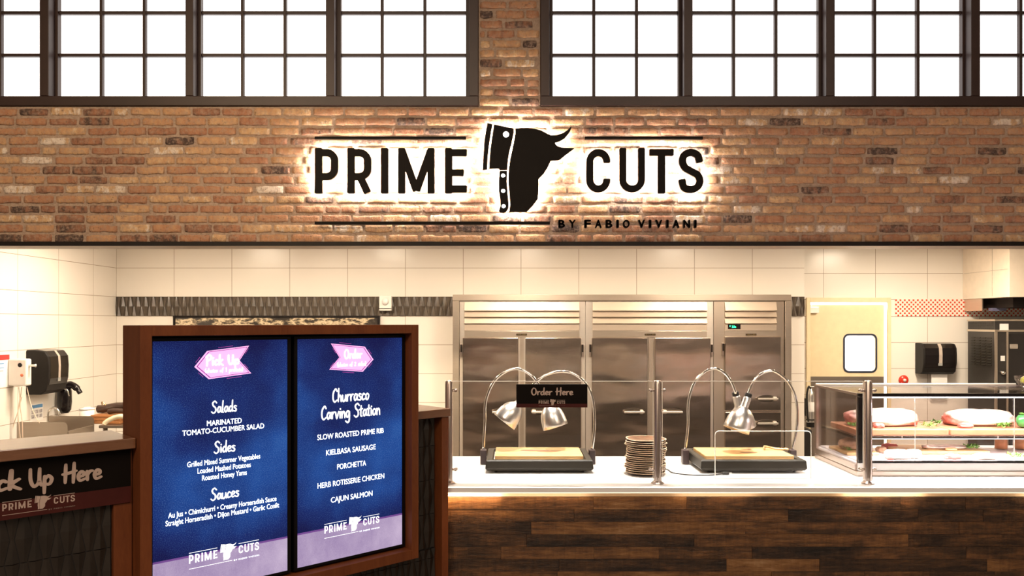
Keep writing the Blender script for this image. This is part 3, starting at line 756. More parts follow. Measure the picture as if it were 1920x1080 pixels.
# ------------------------------------------------------------------ service counter
YC = 4.262; QB = 5.27; uPo_c = kpix(839.5, 800, .05)[0]
KW = lambda u, y: ((KO+kd*u+kb*y).x, (KO+kd*u+kb*y).y)
YPL = YC+.035
QP1 = KW(uPo_c+.008, .05+(YC-KW(uPo_c+.008, .05)[1])/.731)      # where the counter edge meets the partition post
QP2 = KW(uPo_c+.008, .35)
XCL = QP1[0]
XCP = QP1[0]-.0
mb = MB().prism([(XCL, YC), (5.0, YC), (5.0, QB), (-.75, QB), (-.75, QP2[1]+.01), (QP2[0], QP2[1]+.01)], lambda u, v, d: (u, v, d), .885, .91)
mb.f[0], mb.f[1] = mb.f[0][::-1], mb.f[1][::-1]
o = mb.build('countertop', QUARTZ, bevel=.003)
tag(o, 'long white quartz countertop over the plank fronted counter', 'countertop')
base = thing('service_counter', 'service counter base clad in dark reclaimed wood planks below the white top', 'counter', (2, YC+.5, 0))
MB().box(XCL+.04, 5.0, YPL+.03, QB-.02, .0, .884).build('carcass', BLACKMT, base)
STRIPM = mat('cream_light_channel', (.78, .70, .60), .4, 0, .03)
MB().box(XCL+.002, 5.0, YPL+.018, YPL+.029, .853, .884).build('light_channel', STRIPM, base)
LEDM = emit('warm_led_tape', (1, .62, .30), 5)
MB().box(XCL+.03, 5.0, YC+.010, YC+.016, .880, .8835).build('led_strip', LEDM, base)
for xc, p in ((-.27, 8), (.2, 1.2), (1.1, 1.0), (2.0, 3.0), (2.95, 1.6)):
    area('under_counter_light', (xc, YC+.006, .879), (R(12), 0, 0), .42 if xc > -.3 else .10, p*.26, (1, .66, .36), sy=.012)
mb = MB(); random.seed(21)
z = .852; ph = .0665
while z > 0:
    x = XCL-random.random()*.5
    while x < 4.2:
        ln = random.choice((.35, .5, .7, .9, 1.15)); mb.att = random.uniform(.05, 1); xa = max(x, XCL)
        if x+ln > XCL+.01: mb.box(xa+.0004, x+ln-.0008, YPL+random.uniform(0, .004), YPL+.026, max(0, z-ph+.0009), z)
        x += ln
    z -= ph
mb.att = 0
mb.build('plank_cladding', PLANK, base)

# carving stations with pairs of heat lamps
LAMPW = emit('warm_heat_bulb', (1, .72, .45), 6)
SOCK = mat('clear_lamp_socket', (.75, .72, .68), .15, .6)
def station(label, xf0, xf1, arms, rz=0):
    yf = 4.66; yb = 5.12; xc = (WX(xf0, yf)+WX(xf1, yf))/2; hw = (WX(xf1, yf)-WX(xf0, yf))/2
    t = thing('carving_station', label, 'heat lamp carving station', (xc, (yf+yb)/2, .91), 0, 'heat lamp carving stations on the white counter')
    zt = .988; zb_ = .925
    mb = MB()     # sloping dark tray: outer shell, open well
    def ringz(e, z): return [(xc-hw+e, yf+e, z), (xc+hw-e, yf+e, z), (xc+hw-e, yb-e, z), (xc-hw+e, yb-e, z)]
    rs = [mb.ring(ringz(.012, zb_)), mb.ring(ringz(.0, zb_+.014)), mb.ring(ringz(.004, zt-.006)), mb.ring(ringz(.010, zt)), mb.ring(ringz(.040, zt)), mb.ring(ringz(.046, zt-.018))]
    for a, b in zip(rs, rs[1:]):
        for k in range(4): mb.face([a[k], a[(k+1) % 4], b[(k+1) % 4], b[k]])
    mb.face(rs[0][::-1])
    mb.build('tray_housing', CHAR, t, .002)
    MB().box(xc-hw+.047, xc+hw-.047, yf+.047, yb-.047, zt-.028, zt-.016).build('warming_well', QUARTZ, t)
    for sx in (-1, 1):
        for yy in (yf+.05, yb-.05):
            MB().lathe([(0, 0), (.008, 0), (.009, .004), (.006, .008), (.006, .0165), (0, .0165)], (xc+sx*(hw-.06), yy, .9102), n=12).build('foot', BLACK, t)
    for (sx, path, shade_o, shade_ax, collar) in arms:
        bx = xc+sx*(hw+.022); by = 4.98
        MB().box(bx-.019, bx+.019, by-.03, by+.03, .914, 1.0).build('bracket', mat('purplish_bracket', (.035, .018, .018), .4), t, .003)
        pts = [(bx, by, 1.0)] + [tuple(W(px, py, by)) for px, py in path]
        arm = MB().tube(catmull(pts, 7), .0085, 10).build('lamp_arm', CHROME, t)
        sp = W(*path[-1], by); ax = Vector(shade_ax).normalized()
        # socket neck then a spun bell opening along ax
        hd = Vector(shade_o)
        shd = MB().lathe([(.014, -.002), (.021, .0), (.024, .01), (.024, .060), (.030, .076), (.048, .092), (.066, .118), (.075, .150), (.079, .190), (.080, .212), (.0785, .213), (.076, .188), (.063, .120), (.045, .096), (.02, .080), (.0, .078)], hd, ax, 32).build('lamp_shade', ALU, t)
        MB().lathe([(0, .086), (.02, .090), (.034, .116), (.036, .136), (.026, .158), (0, .166)], hd, ax, 20).build('bulb', LAMPW, shd)
        MB().lathe([(.0, -.025), (.019, -.025), (.021, -.02), (.021, .006), (.019, .010), (.0, .010)], hd, ax, 20).build('collar', BLACKMT, shd)
        MB().tube([tuple(sp), tuple(sp.lerp(hd-ax*.02, .5)), tuple(hd-ax*.022)], .0085, 10).build('arm_tip', CHROME, arm)
    return t
def axp(px, py, qx, qy, Y, dy=0):
    a = W(px, py, Y); b = W(qx, qy, Y); v = b-a; v.y = dy; return tuple(a), tuple(v)
o1, a1 = axp(1022, 739, 1040, 795, 4.98, -.015); o2, a2 = axp(985, 740, 951, 783, 4.96, -.015)
station('carving station with two heat lamps, standing behind the Order Here sign', 910, 1113,
        [(-1, [(909.5, 790), (911, 752), (926, 716), (950, 696), (973, 692), (995, 703), (1009, 720), (1018, 732)], o1, a1, 0),
         (1, [(1115, 800), (1112, 752), (1100, 722), (1076, 701), (1048, 697), (1020, 705), (1000, 721), (990, 734)], o2, a2, 0)])
o1, a1 = axp(1380, 742, 1393, 792, 5.07, .015); o2, a2 = axp(1402, 745, 1381, 798, 4.885, -.02)
station('carving station with two crossing heat lamps, right of the plate stack', 1314, 1514,
        [(-1, [(1290, 800), (1291, 752), (1303, 716), (1322, 697), (1341, 691), (1360, 701), (1372, 718), (1379, 736)], o1, a1, 0),
         (1, [(1494, 800), (1493, 752), (1480, 720), (1462, 702), (1445, 695), (1424, 703), (1411, 720), (1403, 738)], o2, a2, 0)])
STAIN = mat('scorched_patch', (.17, .07, .022), .6, 0, .3)
def cboard(label, px0, px1, py, stains):
    y0 = 4.735; y1 = 5.06; zb_ = .9722; zt = zb_+.030
    x0, x1 = WX(px0, y0), WX(px1, y0); xm = (x0+x1)/2
    t = thing('cutting_board', label, 'cutting board', (xm, (y0+y1)/2, zb_), 0, 'pale wooden cutting boards on the carving stations')
    MB().box(x0, x1, y0, y1, zb_, zt).build('board', BOARDW, t, .004)
    for si, (sx, sy, rx, ry) in enumerate(stains):
        MB().prism([(xm+sx+rx*math.cos(a)*(1+.15*math.sin(3*a)), 4.9+sy+ry*math.sin(a)) for a in [2*math.pi*k/20 for k in range(20)]], lambda u, v, d: (u, v, d), zt+.0002, zt+.0006+.0005*si).build('burn_mark', STAIN, t)
cboard('pale wooden cutting board with a long dark scorch on the left carving station', 928, 1094, 0, [(-.02, .03, .085, .035), (.06, .0, .075, .028)])
cboard('pale wooden cutting board under brass tongs on the right carving station', 1323, 1489, 0, [(.05, .07, .035, .02), (.03, -.05, .05, .028)])
BRASS = steel('worn_brass', (.75, .50, .25), .25)
tg = thing('serving_tongs', 'small brass tongs lying on the right cutting board', 'tongs', (WX(1450, 4.95), 4.95, 1.004))
p = [W(1434, 843, 4.93), W(1436, 838, 4.95), W(1455, 841, 4.95), W(1473, 847, 4.93)]
for k in (0, 1):
    q = [Vector((a.x, a.y+k*.02, 1.0085+(.012 if i == 1 else 0)+.002*k)) for i, a in enumerate(p)]
    MB().tube(catmull(q, 5), .0045, 8).build('tong_arm', BRASS, tg)
MB().lathe([(0, 0), (.014, 0), (.016, .006), (.012, .012), (0, .012)], (p[3].x+.006, p[3].y+.01, 1.0035), n=16).build('grip_pad', mat('cork_grip', (.6, .42, .22), .7), tg)

# stack of rustic plates
PLD = mat('brown_glazed_plate', (.15, .075, .04), .3, 0, .35, 30); PLR = mat('sand_plate_rim', (.72, .56, .38), .5, 0, .1)
random.seed(3)
NPL = 17; pz = .911; px_ = WX(1213, 4.62)
def plate_mesh():
    mb = MB(); n = 40; rings = []
    prof = [(.055, 0, 1), (.060, .002, 1), (.098, .008, 1), (.115, .0150, 1), (.118, .0165, 1), (.1165, .019, 0), (.112, .0185, 0), (.096, .0125, 0), (.06, .006, 0), (.0, .006, 0)]
    mb.smooth = True
    for r, h, c in prof:
        rings.append(mb.ring([((r*(1+.035*math.cos(4*a)+.010*math.sin(7*a)))*math.cos(a), (r*(1+.035*math.cos(4*a)+.01*math.sin(7*a)))*math.sin(a), h+.0006*math.sin(5*a)*(r > .09)) for a in [2*math.pi*k/n for k in range(n)]]))
    for i in range(len(rings)-1):
        mb.cur = 0 if i in (4, 5) else 1
        for k in range(n): mb.face([rings[i][k], rings[i][(k+1) % n], rings[i+1][(k+1) % n], rings[i+1][k]])
    mb.cur = 1; mb.face(rings[0][::-1]); mb.smooth = False
    return mb
plate0 = plate_mesh().build('dinner_plate', [PLR, PLD])
ordn = ['bottom plate', 'second plate up', 'third plate up', 'fourth plate up', 'fifth plate up', 'sixth plate up', 'seventh plate up', 'eighth plate up', 'middle plate', 'eighth plate from the top', 'seventh plate from the top', 'sixth plate from the top', 'fifth plate from the top', 'fourth plate from the top', 'third plate from the top', 'second plate from the top', 'topmost plate']
for i in range(NPL):
    o = plate0 if i == 0 else plate0.copy()
    if i: COL.objects.link(o)
    dz = .0117
    o.location = (px_+random.uniform(-.006, .006), 4.66+random.uniform(-.006, .006), pz+i*dz); o.rotation_euler = (0, 0, random.uniform(0, 6))
    o['label'] = ordn[i]+' in the stack of rustic brown plates with sandy rims'; o['category'] = 'plate'; o['group'] = 'stacked brown plates on the counter'
CORD = mat('black_rubber_cord', (.012, .011, .010), .5)
cd = thing('power_cord', 'black power cord with plug lying on the counter beside the plates', 'power cord', (1.3, 4.62, .911))
cp = [Vector((WX(x, y_), y_, .9155)) for x, y_ in ((1236, 4.86), (1252, 4.76), (1262, 4.66), (1290, 4.60), (1318, 4.59), (1340, 4.60), (1355, 4.63))]
MB().tube(catmull(cp, 6), .0035, 8).build('cable', CORD, cd)
MB().box(cp[-1].x-.002, cp[-1].x+.036, 4.62, 4.642, .9115, .927).build('plug', CORD, cd, .003)
mb = MB(); mb.box(cp[-1].x+.036, cp[-1].x+.052, 4.624, 4.626, .917, .923); mb.box(cp[-1].x+.036, cp[-1].x+.052, 4.635, 4.637, .917, .923); mb.build('plug_prong', CHROME, cd)

# sneeze guard
YG = 4.375
sg = thing('sneeze_guard', 'glass sneeze guard on three steel posts along the counter front', 'sneeze guard', (1.0, YG, .91))
for i, px in enumerate((841.5, 1233, 1627.5)):
    X = WX(px, YG)
    pm = MB().lathe([(.020, 0), (.020, .545), (.017, .551), (0, .552)], (X, YG, .9225), n=20)
    pst = pm.build('post', BRUSH, sg)
    rb = MB()
    for a in range(6):
        an = 2*math.pi*(a+.5)/6; rb.box(X+.0198*math.cos(an)-.0016, X+.0198*math.cos(an)+.0016, YG+.0198*math.sin(an)-.0016, YG+.0198*math.sin(an)+.0016, .93, 1.46)
    rb.build('post_rib', BRUSH, pst)
    MB().lathe([(0, 0), (.034, 0), (.036, .003), (.034, .006), (.024, .010), (.022, .016), (0, .016)], (X, YG, .9103), n=24).build('post_flange', BRUSH, sg)
    for py in (732, 880):
        z = WZ(py, YG)
        for s in (-1, 1):
            if (i == 0 and s < 0): continue
            MB().tube([(X+s*.018, YG, z), (X+s*.036, YG-.0, z)], .0065, 10).build('clamp', BRUSH, pst)
            MB().tube([(X+s*.036, YG-.006, z), (X+s*.040, YG+.014, z)], .009, 10).build('clamp', BRUSH, pst)
GEDGE = emit('bright_polished_glass_edge', (1, .93, .86), .0)
GEDGE = mat('polished_glass_edge', (.92, .88, .80), .15, 0, .02)
for a, b in ((848, 1224.5), (1242.5, 1619)):
    x0, x1 = WX(a, YG), WX(b, YG); z0, z1 = WZ(903, YG), WZ(715.5, YG)
    gp = MB().box(x0, x1, YG+.002, YG+.009, z0, z1).build('glass_pane', GLASS, sg)
    mb = MB(); mb.box(x0, x1, YG+.0015, YG+.0095, z1, z1+.0035); mb.box(x0-.0018, x0, YG+.002, YG+.009, z0, z1); mb.box(x1, x1+.0018, YG+.002, YG+.009, z0, z1)
    mb.build('pane_edge', GEDGE, gp)
# acrylic shield
YA = 4.52
ac = thing('acrylic_shield', 'clear acrylic shield with rounded corners in front of the right carving station', 'shield', (WX(1430, YA), YA, .91))
a, b = WX(1341, YA), WX(1521, YA); zt = WZ(808.5, YA); r = .022
outer = [(b, .911)] + arc(b-r, zt-r, r, r, 0, 90, 6) + arc(a+r, zt-r, r, r, 90, 180, 6) + [(a, .911)]
MB().prism(outer, lambda u, v, d: (u, YA+d, v), 0, .005).build('acrylic_sheet', GLASS, ac)
MB().tube([(u, YA+.0025, v) for u, v in outer], .0026, 6).build('sheet_edge', GEDGE, ac)

# Order Here sign on the glass
YO = YG-.012
osg = thing('order_here_sign', 'small black sign reading Order Here with maroon stripe on the sneeze guard glass', 'sign', (WX(1035, YO), YO, 1.4))
x0, x1, z0, z1 = WX(968, YO), WX(1101.5, YO), WZ(764, YO), WZ(720.5, YO)
MB().box(x0, x1, YO, YO+.010, z0, z1).build('sign_board', SIGNBLK, osg, .001)
MB().box(x0, x1, YO-.0012, YO-.0002, z0, WZ(757, YO)).build('stripe', MAROON, osg)
ofn = lambda u, v, d: (u, YO-.003+d, v)
put_script('lettering', 'Order Here', ofn, WX(996, YO), WX(1074, YO), WZ(740.5, YO), WZ(727.5, YO)-WZ(740.5, YO), SIGNTXT, osg, .13)
put_logo(ofn, WX(1010, YO), WX(1059.5, YO), WZ(757, YO), SIGNTXT, osg, vs=1.0)

# ------------------------------------------------------------------ display case
cx0, cx1, cy0, cy1 = 1.985, 3.62, 4.583, 5.22
dc = thing('display_case', 'refrigerated glass display case of raw meat at the right end of the counter', 'display case', ((cx0+cx1)/2, (cy0+cy1)/2, .91))
CASEW = mat('white_case_liner', (.72, .71, .72), .3, 0, .04)
MB().box(cx0-.012, cx1, cy0-.004, cy1, .9108, .940).build('base', BRUSH, dc, .004)
MB().box(cx0, cx1, cy0+.004, cy1-.004, .941, .985).build('plinth', CASEW, dc, .002)
MB().box(cx0+.02, cx1-.02, cy0+.015, cy1-.015, .986, .992).build('deck', CASEW, dc)
CT = 1.385
mb = MB(); mb.box(cx0, cx1, cy0, cy0+.012, .986, .998); mb.box(cx0+.001, cx1, cy0, cy0+.014, CT-.020, CT); mb.box(cx0+.001, cx0+.030, cy0, cy0+.012, .999, CT-.021); mb.build('black_front_trim', BLACKPL, dc)
fm = MB()
fm.box(cx0-.012, cx0+.004, cy1-.035, cy1, .942, CT); fm.box(cx0-.006, cx0+.004, cy0+.014, cy1-.036, CT-.014, CT); fm.box(cx0-.004, cx0+.004, cy0+.013, cy0+.022, .942, CT-.021)
fm.box(cx0-.012, cx0+.004, cy0+.023, cy1-.036, .942, .975); fm.box(cx0+.005, cx1, cy1-.014, cy1-.001, CT-.010, CT); fm.box(cx1-.02, cx1, cy0+.02, cy1-.02, .99, CT)
fm.build('steel_frame', BRUSH, dc)
MB().box(cx0-.002, cx0+.003, cy0+.023, cy1-.036, .976, CT-.015).build('side_glass', GLASST, dc)
MB().box(cx0+.032, cx1-.021, cy0+.002, cy0+.007, .999, CT-.022).build('front_glass', GLASST, dc)
MB().box(cx0+.010, cx1-.021, cy0+.016, cy1-.016, CT-.007, CT-.001).build('top_glass', GLASST, dc)
MB().box(cx0+.006, cx1-.021, cy1-.010, cy1-.006, 1.0, CT-.012).build('rear_door_glass', GLASST, dc)
mb = MB(); 
for px in (1716, 1902): X = WX(px, cy0); mb.box(X-.002, X+.002, cy0-.0, cy0+.0015, .999, CT-.022)
mb.build('front_glass_seam', GEDGE, dc)
MB().tube([(cx0, cy1+.004, CT+.004), (WX(1905, cy1), cy1+.004, CT+.004)], .006, 8).build('rear_rail', GEDGE, dc)
SHZ = 1.128
MB().box(cx0+.012, cx1-.022, cy0+.085, cy1-.05, SHZ-.010, SHZ).build('glass_shelf', GLASST, dc)
mb = MB(); mb.box(cx0+.012, cx1-.022, cy0+.078, cy0+.084, SHZ-.014, SHZ+.001); mb.box(cx0+.008, cx0+.0115, cy0+.085, cy1-.05, SHZ-.014, SHZ+.001); mb.build('shelf_edge', CHROME, dc)
CLED = emit('cool_case_light', (1, .93, .95), 6)
MB().box(cx0+.04, cx1-.03, cy0+.018, cy0+.034, CT-.028, CT-.021).build('light_tube', CLED, dc)
MB().box(cx0+.04, cx1-.03, cy0+.092, cy0+.104, SHZ-.018, SHZ-.0105).build('light_tube', CLED, dc)
area('case_light_upper', ((cx0+cx1)/2, cy0+.05, CT-.032), (R(-25), 0, 0), 1.5, 34, (1, .93, .93), sy=.03)
area('case_light_lower', ((cx0+cx1)/2, cy0+.11, SHZ-.022), (R(-18), 0, 0), 1.5, 30, (1, .93, .93), sy=.03)
# boards and meat
def board(label, x0, x1, y0, y1, z, h, m, rz=0):
    o = MB().box(x0, x1, y0, y1, z, z+h).build('serving_board', m, bevel=.005); tag(o, label, 'serving board', 'serving boards in the display case'); return o
bz = SHZ+.0008
board('left wooden board with cut corner on the upper case shelf under the left roast', cx0+.035, WX(1783, 4.70)-.012, 4.70, 5.08, bz, .034, BOARDW2)
board('right wooden board on the upper case shelf under the right roast', WX(1783, 4.70), 3.45, 4.70, 5.08, bz, .034, BOARDW2)
MEAT = mat('raw_pink_meat', (.48, .11, .09), .35, 0, .35, 14, .3)
def m_fat():
    m, nt, b = newmat('fat_marbled_roast')
    n = nnoise(nt, 15, 6, .7); n2 = nnoise(nt, 60, 4)
    tc = nt.nodes.new('ShaderNodeTexCoord'); sp = nt.nodes.new('ShaderNodeSeparateXYZ'); L(nt, tc.outputs['Object'], sp.inputs[0])
    ends = nmath(nt, 'MULTIPLY', nmath(nt, 'POWER', nmath(nt, 'ABSOLUTE', nmath(nt, 'MULTIPLY', sp.outputs['X'], 4.6)), 4), .55)
    f = nmath(nt, 'ADD', nmath(nt, 'ADD', n, nmath(nt, 'MULTIPLY', nmath(nt, 'SUBTRACT', .045, sp.outputs['Z']), 3.2)), ends)
    L(nt, nramp(nt, f, [(.52, (.80, .66, .56)), (.68, (.72, .47, .40)), (.84, (.60, .25, .20)), (1, (.46, .12, .09))]), b.inputs['Base Color']); b.inputs['Roughness'].default_value = .35
    nbump(nt, b, n2, .5, .006); return m
ROAST = m_fat(); FATW = mat('pale_fat_trim', (.80, .66, .58), .4, 0, .22, 22, .3)
CHK = mat('roast_skin', (.62, .38, .24), .4, 0, .35, 22, .4); HERB = mat('green_herb', (.09, .22, .025), .5, 0, .4, 30); GREENP = mat('green_pepper_skin', (.04, .22, .05), .2, 0, .3, 6, coat=.4)
SALM = mat('orange_salmon', (.80, .36, .16), .35, 0, .25, 16)
def blob(name, c, s, m, seed, amp=.12, rz=0, fr=2.2, parent=None, flat=0):
    bm = bmesh.new(); bmesh.ops.create_icosphere(bm, subdivisions=4, radius=1)
    for v in bm.verts:
        n = noise.noise(v.co*fr+Vector((seed, seed*.7, 0)))*amp+noise.noise(v.co*fr*3+Vector((seed, 0, 3)))*amp*.35
        v.co = v.co*(1+n)
        # squarer, loaf like section
        v.co.x = math.tanh(1.5*v.co.x)/math.tanh(1.5)
        if v.co.z < -.55: v.co.z = -.55-(abs(v.co.z)-.55)*.15
        v.co = Vector((v.co.x*s[0], v.co.y*s[1], v.co.z*s[2]))
    zmin = min(v.co.z for v in bm.verts)
    for v in bm.verts: v.co.z -= zmin
    me = bpy.data.meshes.new(name); bm.to_mesh(me); bm.free()
    for p in me.polygons: p.use_smooth = True
    me.materials.append(m); o = bpy.data.objects.new(name, me); COL.objects.link(o); o.location = c; o.rotation_euler = (0, 0, rz); WM[o.name] = Matrix.Translation(c)@Matrix.Rotation(rz, 4, 'Z')
    return o
tz = bz+.0355
r1 = blob('raw_roast', (WX(1651, 4.90), 4.90, tz), (.215, .10, .062), ROAST, 4, .16, 0, 3.2)
tag(r1, 'large pale raw rib roast on the left board of the upper case shelf', 'meat', 'raw rib roasts on the upper shelf')
r2 = blob('raw_roast', (WX(1836, 4.90), 4.91, tz), (.210, .10, .058), ROAST, 9, .16, 0, 3.2)
tag(r2, 'large pale raw rib roast on the right board beside the green pepper', 'meat', 'raw rib roasts on the upper shelf')
k1 = blob('meat_chunk', (WX(1808, 4.78), 4.768, tz), (.042, .026, .020), MEAT, 2, .2); tag(k1, 'red end cut of raw meat in front of the right roast', 'meat', 'meat cuts in the display case')
k2 = blob('meat_chunk', (WX(1646, 4.78), 4.766, tz), (.030, .022, .018), MEAT, 5, .2); tag(k2, 'small red meat chunk in front of the left roast', 'meat', 'meat cuts in the display case')
gp = thing('green_pepper', 'round green pepper with leafy crown beside the right roast', 'pepper', (WX(1922, 4.765), 4.765, tz))
mb = MB(); mb.smooth = True; n = 30; prev = None
for r_, h in [(.0, .004), (.02, .0), (.038, .012), (.047, .035), (.046, .058), (.036, .074), (.018, .076), (.0, .068)]:
    g = mb.ring([(gp.location.x+r_*(1+.08*math.cos(4*a))*math.cos(a), 4.765+r_*(1+.08*math.cos(4*a))*math.sin(a), tz+h) for a in [2*math.pi*k/n for k in range(n)]])
    if prev:
        for k in range(n): mb.face([prev[k], prev[(k+1) % n], g[(k+1) % n], g[k]])
    prev = g
mb.smooth = False
mb.build('pepper_body', GREENP, gp)
def herb(label, c, rx, ry, h, nleaf, seed):
    random.seed(seed); mb = MB()
    for i in range(nleaf):
        p = Vector((c[0]+random.uniform(-rx, rx), c[1]+random.uniform(-ry, ry), c[2]+.0065+random.random()*h))
        d = Vector((random.uniform(-1, 1), random.uniform(-1, 1), random.uniform(0, .8))).normalized(); s = d.cross(Vector((random.uniform(-1,1), random.uniform(-1,1), 1))).normalized()
        l = random.uniform(.012, .022); w_ = l*.28; up = d.cross(s)*w_*.4
        n_ = len(mb.v); mb.v += [tuple(p), tuple(p+d*l*.5+s*w_+up), tuple(p+d*l), tuple(p+d*l*.5-s*w_+up), tuple(p+d*l*.5)]
        mb.face([n_, n_+1, n_+4]); mb.face([n_+1, n_+2, n_+4]); mb.face([n_+2, n_+3, n_+4]); mb.face([n_+3, n_, n_+4])
    o = mb.build('herb_sprig', HERB); return tag(o, label, 'herbs', 'green herbs garnishing the meat')
random.seed(2)
mbc = MB()
for k in range(7):
    a = 2*math.pi*k/7; mbc.tube([(gp.location.x, 4.77, tz+.068), (gp.location.x+.018*math.cos(a), 4.77+.018*math.sin(a), tz+.084), (gp.location.x+.030*math.cos(a), 4.77+.030*math.sin(a), tz+.086)], [.004, .006, .001], 6)
mbc.build('pepper_crown', HERB, gp)
herb('green herbs at the left end of the left roast', (WX(1602, 4.79), 4.79, tz), .03, .03, .016, 60, 1)
herb('green herbs between the two roasts', (WX(1742, 4.78), 4.775, tz), .030, .04, .016, 70, 2)
herb('green herbs in front of the right roast by the pepper', (WX(1880, 4.77), 4.765, tz), .050, .022, .018, 90, 3)
herb('green herbs at the left end of the right roast', (WX(1750, 4.96), 4.93, tz), .016, .03, .014, 40, 4)
dz_ = .9930
trm = MB().box(2.01, WX(1628, 4.95), 4.80, 5.08, dz_, dz_+.018).build('serving_board', BOARDW, bevel=.004); tag(trm, 'small pale board at the left of the lower case deck under the poultry', 'serving board', 'serving boards in the display case')
c1 = blob('raw_chicken', (2.092, 4.94, dz_+.0195), (.066, .05, .040), CHK, 12, .35, 0, 1.6); tag(c1, 'whole browned raw chicken at the left of the lower case deck', 'poultry')
board('pale fish board in the middle of the lower case deck', WX(1690, 4.85), WX(1855, 4.85), 4.84, 5.10, dz_, .020, BOARDW)
s1 = blob('salmon_fillet', (WX(1770, 4.95), 4.95, dz_+.0215), (.135, .05, .014), FATW, 21, .1); tag(s1, 'long pale fish fillet on the middle lower board', 'fish')
s2 = blob('salmon_fillet', (WX(1782, 4.87), 4.865, dz_+.0215), (.035, .018, .010), SALM, 23, .1); tag(s2, 'small orange salmon piece in front of the pale fillet', 'fish')
for (px, y, s, m, lb) in ((1652, 4.93, (.028, .03, .022), CHK, 'browned poultry leg behind the steel post on the case deck'), (1683, 4.70, (.075, .045, .032), FATW, 'pale poultry breast at the front left of the case deck'),
                          (1712, 4.72, (.045, .035, .030), FATW, 'rounded pale cut beside the front left poultry breast'), (1668, 5.05, (.050, .026, .022), MEAT, 'red meat strip at the back of the case deck'),
                          (1786, 4.68, (.050, .025, .018), MEAT, 'pink meat cut at the front middle of the case deck'), (1846, 4.68, (.070, .035, .020), FATW, 'pale flat cut at the front right of the case deck'), (1668, 4.665, (.020, .018, .014), MEAT, 'tiny red meat piece at the very front left of the deck')):
    o = blob('meat_cut', (WX(px, y), y, dz_), s, m, px*.1, .2); tag(o, lb, 'meat', 'meat cuts in the display case')
herb('green herbs at the right end of the pale fish fillet', (WX(1822, 4.90), 4.90, dz_+.0205), .035, .03, .022, 90, 8)
herb('green herbs in the front right corner of the case deck', (WX(1905, 4.70), 4.70, dz_), .045, .02, .02, 80, 9)
herb('lemony green garnish beside the chicken', (2.04, 4.86, dz_+.0195), .012, .03, .006, 25, 10)
# jars at the right of the deck
for i, (px, lb) in enumerate(((1877, 'left clear jar of orange sauce on the case deck'), (1912, 'right clear jar of orange sauce on the case deck'))):
    X = WX(px, 5.05)
    j = thing('sauce_jar', lb, 'jar', (X, 5.05, dz_), 0, 'sauce jars in the display case')
    MB().lathe([(0, 0), (.036, 0), (.038, .004), (.038, .085), (.032, .092), (.032, .10)], (X, 5.05, dz_+.0005), n=24).build('jar_glass', GLASS, j)
    MB().lathe([(0, .003), (.034, .003), (.034, .06), (0, .06)], (X, 5.05, dz_+.0005), n=24).build('sauce', mat('orange_sauce', (.75, .32, .14), .5, 0, .1), j)
# bowl of yellow-green peppers on top of the case
bw = thing('pepper_bowl', 'glass bowl of yellow green produce on top of the display case', 'bowl', (WX(1932, 5.0), 5.0, CT))
bxc = WX(1930, 5.0)
MB().lathe([(0, 0), (.04, 0), (.06, .015), (.078, .045), (.082, .07), (.079, .070), (.074, .046), (.056, .018), (.0, .006)], (bxc, 5.0, CT+.0005), n=28).build('glass_bowl', GLASS, bw)
YEL = mat('yellow_green_skin', (.38, .36, .05), .3, 0, .4, 8)
for k, (dx, dy) in enumerate(((-.03, -.01), (.03, -.015), (.0, .03), (0, 0))):
    b_ = blob('pepper', (bxc+dx, 5.0+dy, CT+.027+(.04 if k == 3 else 0)), (.026, .026, .026), YEL, k*3.1, .2); tag(b_, ['leftmost yellow green pepper in the glass bowl', 'rightmost yellow green pepper in the glass bowl', 'rear yellow green pepper in the glass bowl', 'topmost yellow green pepper in the glass bowl'][k], 'pepper', 'yellow green peppers in the bowl')

# ------------------------------------------------------------------ kiosk and partition, turned 43 degrees
def kw(u, y, z): return tuple(KO+kd*u+kb*y+Vector((0, 0, z)))
def kbox(mb, u0, u1, y0, y1, z0, z1):
    n = len(mb.v)
    mb.v += [kw(a, b, c) for c in (z0, z1) for a, b in ((u0, y0), (u1, y0), (u1, y1), (u0, y1))]
    for q in ((0,3,2,1),(4,5,6,7),(0,1,5,4),(1,2,6,5),(2,3,7,6),(3,0,4,7)): mb.face([n+i for i in q])
    return mb
uR = kpix(785, 700, 0)[0]; zT = kpix(785, 609, 0)[1]; zB = kpix(785, 1046, 0)[1]
uPi = kpix(828.6, 800, .05)[0]; uPo = kpix(839.5, 800, .05)[0]
zL = kpix(256.5, 820.8, .04)[1]; zLb = kpix(252, 841, .04)[1]
stw = kpix(285.3, 700, 0)[0]; zTi = kpix(772, 625, 0)[1]; zBi = kpix(772, 1031, 0)[1]; uRi = kpix(772.4, 700, 0)[0]
0 and print('KIOSK', uR, zT, zB, uPi, uPo, zL, zLb, stw, zTi, zBi, uRi)
kc = thing('menu_cabinet', 'dark cherry wood cabinet framing two menu screens in front of the counter', 'cabinet', kw(uR/2, .1, zB), KA)
DEP = .209
mb = MB(); kbox(mb, 0, stw, 0, DEP, zB, zT); mb.build('side_stile', KWOOD, kc, .002)
mb = MB(); kbox(mb, uRi, uR, 0, DEP, zB, zT); mb.build('side_stile', KWOOD, kc, .002)
mb = MB(); kbox(mb, stw, uRi, 0, DEP, zTi, zT); mb.build('top_rail', KWOOD, kc, .002)
mb = MB(); kbox(mb, stw, uRi, 0, DEP, zB, zBi); mb.build('bottom_rail', KWOOD, kc, .002)
mb = MB(); kbox(mb, stw, uRi, .12, DEP, zBi, zTi); mb.build('back_panel', BLACKMT, kc)
TS = .055
